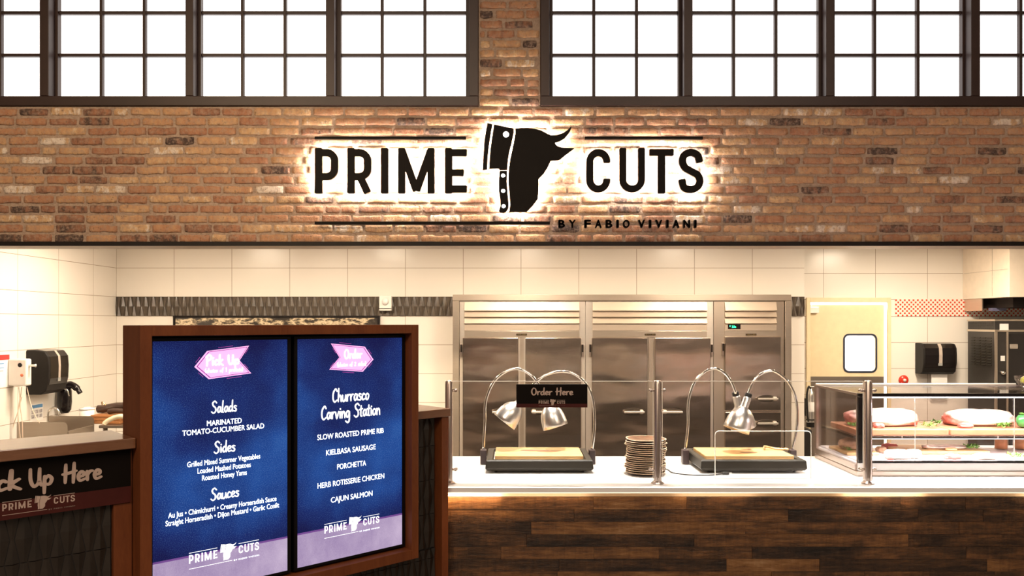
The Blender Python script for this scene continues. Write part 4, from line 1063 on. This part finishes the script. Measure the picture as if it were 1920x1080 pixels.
def screen(label, pxl, pxr, first):
    ul, ur = kpix(pxl, 800, TS)[0], kpix(pxr, 800, TS)[0]
    zt = kpix(753.5, 633, TS)[1]; zb_ = kpix(753.8, 1020, TS)[1]
    t = thing('menu_screen', label, 'screen', kw((ul+ur)/2, TS, zb_), KA, 'menu screens in the wood cabinet')
    bz_ = .016
    mb = MB(); kbox(mb, ul-bz_, ur+bz_, TS+.002, TS+.06, zb_-.012, zt+.012)
    mb.build('screen_housing', SCRBEZ, t)
    mb = MB(); kbox(mb, ul-bz_, ur+bz_, TS-.004, TS+.002, zt, zt+.012); kbox(mb, ul-bz_, ur+bz_, TS-.004, TS+.002, zb_-.012, zb_); kbox(mb, ul-bz_, ul, TS-.004, TS+.002, zb_, zt); kbox(mb, ur, ur+bz_, TS-.004, TS+.002, zb_, zt)
    mb.build('bezel', SCRBEZ, t)
    mb = MB(); kbox(mb, ul, ur, TS, TS+.0015, zb_, zt); pn = mb.build('display_panel', SCREEN, t)
    zl = kpix(*((288.6, 1054.8) if first else (557.7, 1000.6)), TS)[1]
    mb = MB(); kbox(mb, ul, ur, TS-.0012, TS-.0002, zb_, zl-.008); mb.build('lilac_footer', LILAC, pn)
    mb = MB(); kbox(mb, ul, ur, TS-.0011, TS-.0002, zl-.008, zl); mb.build('footer_edge', PURP, pn)
    return t, pn
s1, p1 = screen('left menu screen headed Pick Up, listing salads, sides and sauces', 285.5, 538.5, True)
s2, p2 = screen('right menu screen headed Order, listing Churrasco Carving Station meats', 557, 753.5, False)
def kfn(t): return lambda u, v, d: kw(u, t-.002+d, v)
tf = kfn(TS)
def line(par, text, xl, yl, xr, yr, cap, kind='sans', bold=.014, name='menu_line', m=TXT):
    a = kpix(xl, yl, TS); b = kpix(xr, yr, TS); z = (a[1]+b[1])/2
    xm = (xl+xr)/2; c0 = kpix(xm, (yl+yr)/2, TS)[1]; c1 = kpix(xm, (yl+yr)/2-cap, TS)[1]; h = c1-c0
    if kind == 'sans': return put_sans(name, text, tf, a[0], b[0], z, h, m, par, bold)
    return put_script(name, text, tf, a[0], b[0], z, h, m, par, .115, .0008)
line(s1, 'Salads', 397, 776, 443, 769, 21, 'script', name='heading')
line(s1, 'MARINATED', 387.5, 799.5, 453, 792, 9.5, bold=.018)
line(s1, 'TOMATO-CUCUMBER SALAD', 341.5, 817, 495, 803, 9.5, bold=.018)
line(s1, 'Sides', 402, 850, 440, 845, 21, 'script', name='heading')
line(s1, 'Grilled Mixed Summer Vegetables', 350.5, 876.6, 487.5, 859, 9.5)
line(s1, 'Loaded Mashed Potatoes', 370, 888.5, 470, 875, 9.5)
line(s1, 'Roasted Honey Yams', 378.5, 901, 462.5, 890, 9.5)
line(s1, 'Sauces', 396, 938, 447, 930, 21, 'script', name='heading')
line(s1, 'Au Jus \u2022 Chimichurri \u2022 Creamy Horseradish Sauce', 315, 971.5, 518, 939, 9.5)
line(s1, 'Straight Horseradish \u2022 Dijon Mustard \u2022 Garlic Confit', 310, 987, 523, 951, 9.5)
line(s2, 'Churrasco', 623, 754, 691, 749, 24, 'script', name='heading')
line(s2, 'Carving Station', 602, 787, 712, 777, 24, 'script', name='heading')
line(s2, 'SLOW ROASTED PRIME RIB', 594.5, 825, 719, 811.5, 9.5, bold=.018)
line(s2, 'KIELBASA SAUSAGE', 611, 853, 704, 843, 9.5, bold=.018)
line(s2, 'PORCHETTA', 631.7, 880, 686, 872.5, 9.5, bold=.018)
line(s2, 'HERB ROTISSERIE CHICKEN', 595, 916, 720, 896.5, 9.5, bold=.018)
line(s2, 'CAJUN SALMON', 620, 942, 698, 929.6, 9.5, bold=.018)
for par, x0, x1, yb in ((s1, 354, 485.5, 1043.5), (s2, 608, 711, 990)):
    a = kpix(x0, 0, TS)[0]; b = kpix(x1, 0, TS)[0]; z = kpix((x0+x1)/2, yb, TS)[1]
    put_logo(tf, a, b, z, TXT, par, .0006)
def arrow(par, poly, texts, flip):
    P = [kpix(x, y, TS) for x, y in poly]; cxm = sum(p[0] for p in P)/6; czm = sum(p[1] for p in P)/6
    def sc_(k): return [(cxm+(p[0]-cxm)*k, czm+(p[1]-czm)*k) for p in P]
    mb = MB(); v, f = filled([sc_(1.0), sc_(.93)]); mb.add([tf(q[0], q[1], .0008) for q in v], f); bd = mb.build('arrow_badge', PINK, par)
    v, f = filled([sc_(.93)]); MB().add([tf(q[0], q[1], .0010) for q in v], f).build('arrow_outline', PINKD, bd)
    v, f = filled([sc_(.89)]); MB().add([tf(q[0], q[1], .0006) for q in v], f).build('arrow_fill', PINK, bd)
    for k in range(6):
        mb = MB()
        a, b = Vector(P[k]), Vector(P[(k+1) % 6]); o_ = Vector((cxm, czm)); mid = (a+b)/2; out = (mid-o_).normalized()*.008
        q0, q1 = a.lerp(b, .25)+out, a.lerp(b, .6)+out
        for r_ in ribbon([tuple(q0), tuple(q1)], .0022): mb.prism(r_, tf, .0006, .001)
        mb.build('arrow_dash', PINKD, bd)
    for (tx, xl, yl, xr, yr, cap, wd) in texts:
        a = kpix(xl, yl, TS); b = kpix(xr, yr, TS); h = kpix(xl, yl-cap, TS)[1]-a[1]
        put_script('arrow_lettering', tx, lambda u, v, d: tf(u, v, d-.0012), a[0], b[0], (a[1]+b[1])/2, h, TXT, bd, wd, .0006)
arrow(s1, [(364, 688), (388, 658), (467, 648), (449, 676), (471, 700), (391, 711)], [('Pick Up', 386, 688, 448, 680, 19, .13), ('(choice of 1 protein)', 384, 702, 455, 693, 8, .10)], 0)
arrow(s2, [(620, 644), (684, 650), (700, 674), (680, 697), (617, 693), (636, 670)], [('Order', 645, 673, 678, 671, 17, .13), ('(choice of 2 sides)', 632, 687, 686, 686, 8, .10)], 0)

# partition below and beside the cabinet
pt = thing('counter_partition', 'angled partition of dark relief tile with cherry wood ledges around the menu cabinet', 'partition', kw(.6, .2, 0), KA)
UL = -1.75
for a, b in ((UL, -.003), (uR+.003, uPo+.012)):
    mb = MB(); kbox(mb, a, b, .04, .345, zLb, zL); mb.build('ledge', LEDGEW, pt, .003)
mb = MB(); kbox(mb, uPi, uPo+.004, .05, .34, 0, zLb-.001); mb.build('end_post', KWOOD, pt, .002)
mb = MB(); kbox(mb, -.072, -.004, .085, .11, 0, zLb-.001); mb.build('inner_stile', KWOOD, pt)
mb = MB()
mb.cur = 1
kbox(mb, UL, -.003, .112, .33, 0, zLb-.001); kbox(mb, uR+.003, uPi-.002, .112, .33, 0, zLb-.001); kbox(mb, -.003, uR+.003, .112, .33, 0, zB-.002)
mb.cur = 0
fk = lambda u, v, d: kw(u, .111-d, v)
relief(mb, fk, UL, -.075, 0.02, zLb-.01, .0735, .178, .009)
relief(mb, fk, uR+.012, uPi-.006, zB, zLb-.01, .0735, .178, .009)
relief(mb, fk, -.003, uPi-.006, .02, zB-.004, .0735, .178, .009)
mb.build('tile_panel', [TILEDK, GROUT], pt)
# Pick Up Here sign
TP = .078
pu = thing('pick_up_here_sign', 'black sign reading Pick Up Here with maroon stripe below the left ledge', 'sign', kw(-.5, TP, 1.1), KA)
uE, zPb = kpix(245, 941, TP); zPt = zLb-.004; zPs = kpix(245, 911, TP)[1]
mb = MB(); kbox(mb, UL+.3, uE, TP, TP+.012, zPb, zPt); mb.build('sign_board', SIGNBLK, pu)
mb = MB(); kbox(mb, UL+.3, uE, TP-.001, TP-.0001, zPb, zPs); mb.build('stripe', MAROON, pu)
pf = kfn(TP)
for tx, xl, xr, y, yr in (('Here', 119, 189, 905, 897), ('Up', 55, 98, 912, 907), ('Pick', -52, 37, 930, 917)):
    a = kpix(xl, y, TP); b = kpix(xr, yr, TP); base_z = kpix(119, 905.5, TP)[1]; h = kpix(119, 871, TP)[1]-base_z
    put_script('lettering', tx, pf, a[0], b[0], base_z, h*.98, SIGNTXT, pu, .15)
a = kpix(4, 900, TP)[0]; b = kpix(140.5, 900, TP)[0]; z = kpix(60, 950.5, TP)[1]
put_logo(pf, a, b, z, SIGNTXT, pu, .001, vs=.93)

# ------------------------------------------------------------------ left kitchen wall
def lw(px, py):
    Y = XL*F/(px-960); return Y, WZ(py, Y)
o = thing('wall_notice', 'white notice with a red header on the left tiled wall', 'notice', (XL, 6.5, 1.4))
y1, z1 = lw(17, 664); y0 = 6.30; _, z0 = lw(17, 725)
PRT = mat('blue_print', (.12, .30, .55), .7); GPR = mat('grey_print', (.42, .40, .40), .7, 0, .4, 60); REDP = mat('red_print', (.62, .04, .03), .6)
MB().box(XL+.0005, XL+.003, y0, y1, z0, z1).build('paper_sheet', PAPER, o)
MB().box(XL+.0031, XL+.0036, y0, y1, z1-.045, z1-.002).build('red_header', REDP, o)
for i, (a, b, c, d, m) in enumerate(((6.49, 6.57, .070, .078, PRT), (6.49, 6.57, .105, .112, PRT), (6.40, 6.47, .085, .105, GPR), (6.40, 6.47, .13, .17, GPR), (6.49, 6.56, .13, .137, GPR))):
    MB().box(XL+.0031, XL+.0036, a, b, z1-d, z1-c).build('printed_block', m, o)
ds = thing('chemical_dispenser', 'white sanitizer dispenser box with orange mark on the left tiled wall', 'dispenser', (XL, 6.66, 1.4))
MB().box(XL+.001, -4.02, 6.62, 6.70, WZ(724, 6.62), WZ(673, 6.62)).build('housing', WHITEPL, ds, .014, 3)
MB().lathe([(0, 0), (.017, 0), (.018, .002), (.012, .004), (0, .003)], (WX(37.5, 6.62), 6.6195, WZ(684.5, 6.62)), (0, -1, 0)).build('dial', BLACKMT, ds)
MB().lathe([(.0, 0), (.013, 0), (.013, .0012), (0, .0013)], (WX(41, 6.62), 6.6195, WZ(703.5, 6.62)), (0, -1, 0)).build('orange_mark', mat('orange_print', (.75, .2, .1), .5), ds)
MB().tube([(-4.03, 6.66, WZ(686, 6.62)), (-3.975, 6.66, WZ(686, 6.62)), (-3.965, 6.66, WZ(686, 6.62))], [.010, .010, .015], 12).build('nozzle', WHITEPL, ds)
TUBM = mat('clear_tubing', (.72, .58, .46), .3)
for k, pts in enumerate((((35, 726), (37, 748), (34, 770), (36, 800), (38, 822)), ((39, 726), (36, 760), (40, 790), (41, 824)), ((47, 726), (55, 760), (62, 778), (71, 794)), ((36, 745), (28, 775), (20, 800), (18, 822)))):
    MB().tube(catmull([tuple(Vector((XL+.06-.01*k, 0, 0))+Vector((0, 6.66+.012*k, WZ(py, 6.66)+0*px)) + Vector((WX(px, 6.66)-XL-.06+.01*k, 0, 0))) for px, py in pts], 6), .0035, 8).build('tube', TUBM, ds)
def towel(t, X, Y, Z, m4, paper=False, wd=.31, hh=.385, dp=.20):
    """m4(u,v,w): u along the wall, v up, w out of the wall"""
    prof = [(0, 0), (0, hh), (dp*.35, hh), (dp*.8, hh-.012), (dp*.97, hh-.06), (dp, hh-.14), (dp*.98, hh*.35), (dp*.85, .03), (dp*.6, 0)]
    mb = MB(); mb.prism([(w_, v) for w_, v in prof], lambda a, b, d: m4(d, b, a), .0, wd); mb.build('housing', BLACKMT, t, .008)
    pr2 = [(dp*.42, hh+.002), (dp*.8, hh-.010), (dp*.975, hh-.058), (dp*1.005, hh-.14), (dp*.99, hh*.36), (dp*.93, hh*.22)]
    lo = [(a*.97, b-.001) for a, b in pr2]
    mb = MB(); mb.prism(pr2+lo[::-1], lambda a, b, d: m4(d, b, a), .02, wd-.02); mb.build('gloss_cover', BLACKPL, t, .002)
    pr3 = [(a+.0015, b+.001) for a, b in pr2[1:5]]; lo3 = [(a-.0015, b) for a, b in pr2[1:5]]
    mb = MB(); mb.prism(pr3+lo3[::-1], lambda a, b, d: m4(d, b, a), wd*.46, wd*.56); mb.build('level_window', mat('smoky_strip', (.45, .38, .32), .25), t)
    mb = MB(); mb.prism([(dp*.975, hh*.28), (dp*.985, hh*.36), (dp*1.01, hh*.36), (dp*1.0, hh*.28)], lambda a, b, d: m4(d, b, a), wd*.44, wd*.56); mb.build('maker_plate', mat('grey_plate', (.3, .3, .28), .4), t)
    if paper:
        mb = MB(); mb.prism([(dp*.5, .02), (dp*.52, .02), (dp*.52, -.22), (dp*.5, -.22)], lambda a, b, d: m4(d, b, a), wd*.36, wd*.84); mb.build('paper_towel', PAPER, t)
td = thing('towel_dispenser', 'black paper towel dispenser on the left tiled wall', 'towel dispenser', (XL, 7.0, 1.2), 0, 'black paper towel dispensers')
towel(td, 0, 0, 0, lambda u, v, w_: (XL+.001+w_, 6.87+u, 1.17+v))
td = thing('towel_dispenser', 'black paper towel dispenser with hanging towel on the right rear wall', 'towel dispenser', (4.9, YR, 1.2), 0, 'black paper towel dispensers')
towel(td, 0, 0, 0, lambda u, v, w_: (WX(1726, 9.25)+u, YR-.001-w_, WZ(702, 9.2)+v), True, wd=.385, hh=.36)
so = thing('soap_dispenser', 'black soap dispenser with curved spout below the left towel dispenser', 'soap dispenser', (XL, 7.3, 1.0))
mb = MB(); mb.lathe([(0, 0), (.035, .0), (.055, .03), (.062, .10), (.060, .20), (.05, .235), (0, .24)], (XL+.075, 7.33, WZ(775, 7.3)), n=24); mb.build('tank', BLACKPL, so)
MB().tube(catmull([(XL+.04, 7.33, WZ(728, 7.3)), (XL+.13, 7.33, WZ(722, 7.3)), (XL+.19, 7.33, WZ(729, 7.3)), (XL+.22, 7.33, WZ(738, 7.3))], 5), [.035]*6+[.03]*5+[.022]*5, 14).build('spout', BLACKPL, so)
MB().tube(catmull([(XL+.10, 7.27, WZ(728, 7.3)), (XL+.135, 7.27, WZ(731, 7.3)), (XL+.15, 7.27, WZ(742, 7.3))], 5), .006, 8).build('bright_trim', CHROME, so)
nt_ = thing('hand_wash_notice', 'small notice with a blue header below the soap dispenser', 'notice', (XL, 7.0, 1.0))
ya, yb_ = 6.93, 7.12
MB().box(XL+.0005, XL+.003, ya, yb_, .93, WZ(755, 7.1)).build('paper_sheet', PAPER, nt_)
MB().box(XL+.0031, XL+.0037, ya+.01, yb_-.01, WZ(763, 7.1), WZ(757, 7.1)).build('blue_header', PRT, nt_)
for i in range(2):
    for j in range(3): MB().box(XL+.0031, XL+.0037, ya+.015+j*.058, ya+.058+j*.058, .955+i*.04, .985+i*.04).build('printed_block', GPR, nt_)
sk = thing('hand_sink', 'stainless hand sink with side splash guards on the left wall', 'sink', (XL+.2, 6.97, .8))
STK = steel('dull_sink_steel', (.42, .36, .30), .4)
mb = MB(); mb.box(XL+.002, -3.75, 6.76, 7.17, .80, .812); mb.box(XL+.002, XL+.03, 6.76, 7.17, .812, .90); mb.box(-3.775, -3.75, 6.76, 7.17, .812, .87); mb.build('basin', STK, sk)
mb = MB(); mb.box(XL+.03, -3.78, 6.78, 7.15, .66, .799); mb.build('bowl', STK, sk)
for yy in (6.745, 7.175):
    z1_ = .952; pts = [(XL+.002, .66), (-3.75, .66)] + arc(-3.79, z1_-.04, .04, .04, 0, 90, 6) + [(XL+.002, z1_)]
    MB().prism(pts, lambda u, v, d: (u, yy+d, v), 0, .006).build('splash_guard', STK, sk)
fc = MB().tube(catmull([(WX(90, 6.97), 6.97, .905), (WX(90, 6.97), 6.97, 1.0), (WX(93, 6.97), 6.97, WZ(768, 6.97)), (WX(101, 6.97), 6.97, WZ(764, 6.97)), (WX(109, 6.97), 6.97, WZ(769, 6.97)), (WX(111.5, 6.97), 6.97, WZ(777, 6.97))], 6), .008, 12).build('faucet', CHROME, sk)
MB().lathe([(0, 0), (.022, 0), (.022, .02), (.012, .028), (0, .028)], (WX(90, 6.97), 6.97, .900), n=16).build('faucet_base', CHROME, fc)
# prep table with leather roll, boards, canister
ptb = thing('prep_table', 'steel prep table behind the left ledge', 'table', (-3.1, 7.35, 0))
MB().box(-3.72, -2.1, 7.2, 7.95, .84, .865).build('table_top', STK, ptb, .003)
for x in (-3.68, -2.14):
    for y in (7.24, 7.91): MB().tube([(x, y, 0), (x, y, .84)], .02, 10).build('leg', STK, ptb)
cn = thing('white_canister', 'white lidded tub standing behind the sink splash guard', 'canister', (WX(165, 7.35), 7.35, .865))
MB().lathe([(0, 0), (.058, 0), (.063, .01), (.064, .125), (0, .125)], (WX(163, 7.35), 7.35, .866), n=28).build('tub', WHITEPL, cn)
MB().lathe([(0, .1255), (.066, .1255), (.066, .140), (.03, .143), (.03, .151), (0, .151)], (WX(163, 7.35), 7.35, .866), n=28).build('lid', PAPER, cn)
REDW = wood('reddish_board', (.28, .10, .035), (.48, .22, .08), .5, 3, (1, 6, 6))
for i, (z, x1_, lb) in enumerate(((.866, 235, 'bottom reddish wooden board of the pile behind the left ledge'), (.893, 236, 'middle reddish wooden board of the pile behind the left ledge'), (.920, 240, 'top orange wooden board of the pile behind the left ledge'))):
    o = MB().box(WX(183-i*1.5, 7.4), WX(x1_, 7.4), 7.3, 7.6, z, z+.025).build('wooden_board', REDW, bevel=.004); tag(o, lb, 'board', 'wooden boards on the prep table')
lr = thing('leather_knife_roll', 'dark brown rolled leather bundle lying on the wooden boards', 'knife roll', (WX(205, 7.45), 7.45, .947))
LEA = mat('dark_brown_leather', (.05, .026, .018), .35, 0, .3, 20, .3)
MB().tube(catmull([(WX(184, 7.45), 7.45, .986), (WX(198, 7.45), 7.45, .990), (WX(215, 7.45), 7.47, 1.005), (WX(240, 7.45), 7.47, 1.012)], 6), .036, 16).build('rolled_leather', LEA, lr)
MB().tube(catmull([(WX(206, 7.40), 7.38, .971), (WX(220, 7.40), 7.37, .978), (WX(244, 7.40), 7.37, .974)], 6), .024, 12).build('rolled_flap', LEA, lr)
MB().tube(catmull([(WX(193, 7.45), 7.44, 1.018), (WX(192, 7.45), 7.44, 1.052), (WX(197, 7.45), 7.44, 1.036), (WX(199, 7.45), 7.44, 1.022)], 6), .006, 8).build('strap_loop', BRASS, lr)
hs = MB().tube(catmull([(WX(196, 7.23), 7.23, .874), (WX(198, 7.23), 7.23, .888), (WX(206, 7.23), 7.23, .914), (WX(216, 7.23), 7.23, .934), (WX(228, 7.23), 7.23, .944), (WX(240, 7.23), 7.23, .925), (WX(248, 7.23), 7.23, .874)], 7), .021, 14).build('white_hose', mat('cream_hose', (.78, .70, .50), .3)); tag(hs, 'thick curved cream hose in front of the wooden boards', 'hose')

# ------------------------------------------------------------------ right side: door, extinguisher, hood, oven
dr = struct(MB().box(0, 0.001, 0, .001, -.2, -.199).build('door_1', CREAM)) if False else None
DYF = YR-.03
mb = MB(); DX0, DX1 = WX(1513, DYF), WX(1671, DYF); dzt = WZ(558, DYF)
mb.box(DX0, WX(1520, DYF), DYF, YR-.001, 0, dzt); mb.box(WX(1664.5, DYF), DX1, DYF, YR-.001, 0, dzt); mb.box(WX(1520, DYF), WX(1664.5, DYF), DYF, YR-.001, WZ(567, DYF), dzt)
door = struct(mb.build('door_1', CREAM, bevel=.002))
YD = YR+.025
lx0, lx1, lzt = WX(1513, YD), WX(1657.5, YD), WZ(571.5, YD)
wx0, wx1, wz0, wz1 = WX(1583.5, YD), WX(1641.5, YD), WZ(696, YD), WZ(628.5, YD)
win = [(wx0+.04, wz0)] ; rr_ = .05
def rrect(x0, x1, z0, z1, r): return arc(x1-r, z1-r, r, r, 0, 90, 5)+arc(x0+r, z1-r, r, r, 90, 180, 5)+arc(x0+r, z0+r, r, r, 180, 270, 5)+arc(x1-r, z0+r, r, r, 270, 360, 5)
hole = rrect(wx0, wx1, wz0, wz1, .05); outl = [(lx0, .01), (lx1, .01), (lx1, lzt), (lx0, lzt)]
v, f = filled([outl, hole]); mb = MB(); mb.add([(q[0], YD, q[1]) for q in v], f); mb.add([(q[0], YD+.04, q[1]) for q in v], [x[::-1] for x in f])
for poly in (outl, hole):
    b0 = mb.ring([(p[0], YD, p[1]) for p in poly]); b1 = mb.ring([(p[0], YD+.04, p[1]) for p in poly])
    for i in range(len(poly)): j = (i+1) % len(poly); mb.face([b0[i], b0[j], b1[j], b1[i]])
leaf = mb.build('door_leaf', CREAM, door)
v, f = filled([rrect(wx0-.018, wx1+.018, wz0-.018, wz1+.018, .065), rrect(wx0+.004, wx1-.004, wz0+.004, wz1-.004, .047)])
MB().add([(q[0], YD-.006, q[1]) for q in v], f).build('window_gasket', mat('blue_black_gasket', (.02, .025, .045), .4), leaf)
MB().box(wx0, wx1, YD+.018, YD+.022, wz0, wz1).build('window_glass', GLASS, leaf)
MB().box(lx0+.004, lx1-.004, YD-.004, YD-.0005, .02, WZ(706, YD)).build('kick_plate', STK, leaf)
MB().box(lx0+.015, lx0+.125, YD-.05, YD-.0005, WZ(587, YD), WZ(576, YD)).build('door_closer', WHITEPL, leaf, .004)
# bright room beyond the door
mb = MB(); mb.box(2.9, 5.3, 11.0, 11.05, 0, 2.7); mb.box(2.85, 2.9, YR+.08, 11.0, 0, 2.7); mb.box(5.3, 5.35, YR+.14, 11.0, 0, 2.7); mb.box(2.9, 5.3, YR+.08, 11.0, 2.7, 2.75); mb.box(2.9, 5.3, YR+.125, 11.0, -.05, 0)
struct(mb.build('wall_far_room', CEILM))
area('far_room_light', (4.1, 10.2, 2.66), (0, 0, 0), 1.2, 190, (1, .97, .95), sy=1.0)
fe = thing('fire_extinguisher', 'silver fire extinguisher with black hose hanging left of the kitchen door', 'fire extinguisher', (3.35, 9.28, 1.0))
ex = WX(1519.5, 9.28); zb_ = WZ(797, 9.28)
ex = WX(1520, 9.26)
MB().lathe([(0, 0), (.044, 0), (.048, .01), (.048, .055), (.0485, .056)], (ex, 9.26, zb_-.02), n=24).build('base_ring', BLACKMT, fe)
MB().lathe([(.048, .035), (.048, .34), (.040, .385), (.02, .41), (.018, .43), (0, .43)], (ex, 9.26, zb_), n=24).build('cylinder', ALU, fe)
MB().lathe([(.0486, .16), (.0488, .162), (.0488, .27), (.0486, .272)], (ex, 9.26, zb_), n=24).build('paper_label', PAPER, fe)
MB().tube(catmull([(ex-.01, 9.24, zb_+.43), (ex-.045, 9.2, zb_+.45), (ex-.065, 9.2, zb_+.36), (ex-.06, 9.2, zb_+.15), (ex-.05, 9.2, zb_+.05)], 6), .011, 10).build('hose', BLACKMT, fe)
MB().box(ex-.02, ex+.07, 9.25, 9.27, zb_+.43, zb_+.45).build('lever', BRUSH, fe, .003)
MB().lathe([(.05, 0), (.0505, .0), (.0505, .015), (.05, .015)], (ex, 9.26, zb_+.06), n=24).build('strap', BLACKMT, fe)
MB().box(ex-.03, ex+.03, 9.309, YR-.001, zb_+.1, zb_+.3).build('wall_bracket', BLACKMT, fe)
o = MB().box(WX(1499, 9.0), WX(1523, 9.0), 9.0, 9.25, 0, WZ(805, 9.0)).build('black_bin', BLACKMT, bevel=.02); tag(o, 'tall black bin standing below the fire extinguisher', 'bin')
bt = thing('alarm_button', 'round red wall button with pale centre between door and towel dispenser', 'button', (WX(1697.5, YR), YR, 1.1))
c = W(1697.5, 713, 9.33)
MB().lathe([(0, 0), (.056, 0), (.058, .01), (.045, .03), (.0, .032)], (c.x, YR-.001, c.z), (0, -1, 0), 28).build('red_dome', mat('red_plastic', (.62, .04, .02), .25), bt)
MB().lathe([(0, .0325), (.018, .0325), (.018, .042), (0, .043)], (c.x, YR-.001, c.z), (0, -1, 0), 18).build('pale_knob', WHITEPL, bt)
o = MB().box(WX(1733, 9.34), WX(1748, 9.34), 9.34, YR-.001, WZ(727, 9.34), WZ(718, 9.34)).build('blue_tag', mat('dusty_blue', (.16, .25, .36), .5)); tag(o, 'small blue box on the wall below the right towel dispenser', 'tag')
# hood
hd = thing('exhaust_hood', 'cream panelled exhaust hood box in the upper right corner', 'hood', (5.9, 9.0, 2.06))
hz = WZ(557, 8.5)
MB().box(5.284, 7.05, 8.5, YR-.001, hz, 2.779).build('hood_shell', HOODM, hd, .003)
mb = MB(); mb.box(5.281, 5.284, 8.52, YR-.02, 2.36, 2.364); mb.box(5.281, 5.284, 8.80, 8.804, hz+.02, 2.77); mb.build('panel_seam', mat('seam_shadow_grey', (.45, .38, .30), .6), hd)  # grey strips paint the shade in the panel joints
MB().box(5.30, 5.312, 9.02, YR-.01, 1.925, hz-.001).build('side_skirt', STEEL_F, hd)
MB().box(5.40, 7.0, 8.62, 9.36, 1.955, hz-.001).build('hood_dark_interior', BLACK, hd)  # solid black box painted as the dark opening under the hood
MB().box(5.36, 5.52, 8.93, 9.0, 1.92, 1.954).build('lamp_housing', mat('violet_grey_metal', (.12, .12, .20), .3), hd)
# oven
ov = thing('rotisserie_oven', 'black and steel rotisserie oven at the right edge under the hood', 'oven', (5.9, 9.0, 0))
oz = 1.826; ox = 5.298; oy = 8.775
OVB = mat('black_oven_enamel', (.03, .026, .023), .35)
MB().box(ox, 6.4, oy, 9.30, .15, oz-.02).build('body', OVB, ov, .003)
mb = MB(); mb.box(ox-.006, 6.41, oy-.008, 9.305, oz-.019, oz); mb.box(ox-.006, ox, oy, 9.305, oz-.136, oz-.113); mb.box(ox-.006, 6.41, oy-.008, oy, oz-.136, oz-.113); mb.box(ox-.006, ox+.022, oy-.010, oy, .15, oz-.137); mb.build('steel_trim', STEEL_F, ov)
mb = MB()
for i in range(14):
    for j in range(5): y = oy+.03+i*.034; z = oz-.105+j*.018; mb.box(ox-.003, ox, y, y+.022, z, z+.007)
mb.build('vent_grid', CHAR, ov)
mb = MB()
for i in range(4):
    for j in range(11):
        y = oy+.06+i*.105; z = oz-.20-j*.030; mb.prism([(0, 0), (-.010, -.008), (-.010, -.012), (0, -.012)], lambda a, b, d: (ox+a, y+d, z+b), 0, .072)
mb.build('side_louvers', CHAR, ov)
MB().box(ox+.12, ox+.142, oy-.010, oy-.0005, .15, oz-.137).build('door_stile', STEEL_F, ov)
MB().box(ox+.143, 6.39, oy-.012, oy-.0005, .3, oz-.16).build('glass_door', BLACKPL, ov)
kx = ox+.07
MB().lathe([(0, 0), (.028, 0), (.030, .006), (.022, .02), (.018, .034), (0, .036)], (kx+.01, oy-.001, WZ(699, oy)), (0, -1, 0), 24).build('control_knob', CHROME, ov)
MB().box(kx-.01, kx+.035, oy-.006, oy-.0005, WZ(677, oy), WZ(667, oy)).build('white_sticker', PAPER, ov)
MB().box(ox+.045, ox+.14, oy-.014, oy-.0085, WZ(619, oy), WZ(607, oy)).build('pale_sticker', PAPER, ov)
MB().box(ox+.150, ox+.235, oy-.03, oy-.0125, WZ(654, oy), WZ(645, oy)).build('door_latch', STEEL_P, ov, .006)
mb = MB(); mb.box(ox+.02, 6.38, oy+.02, 9.28, 0, .149); mb.build('stand', STEEL_F, ov)
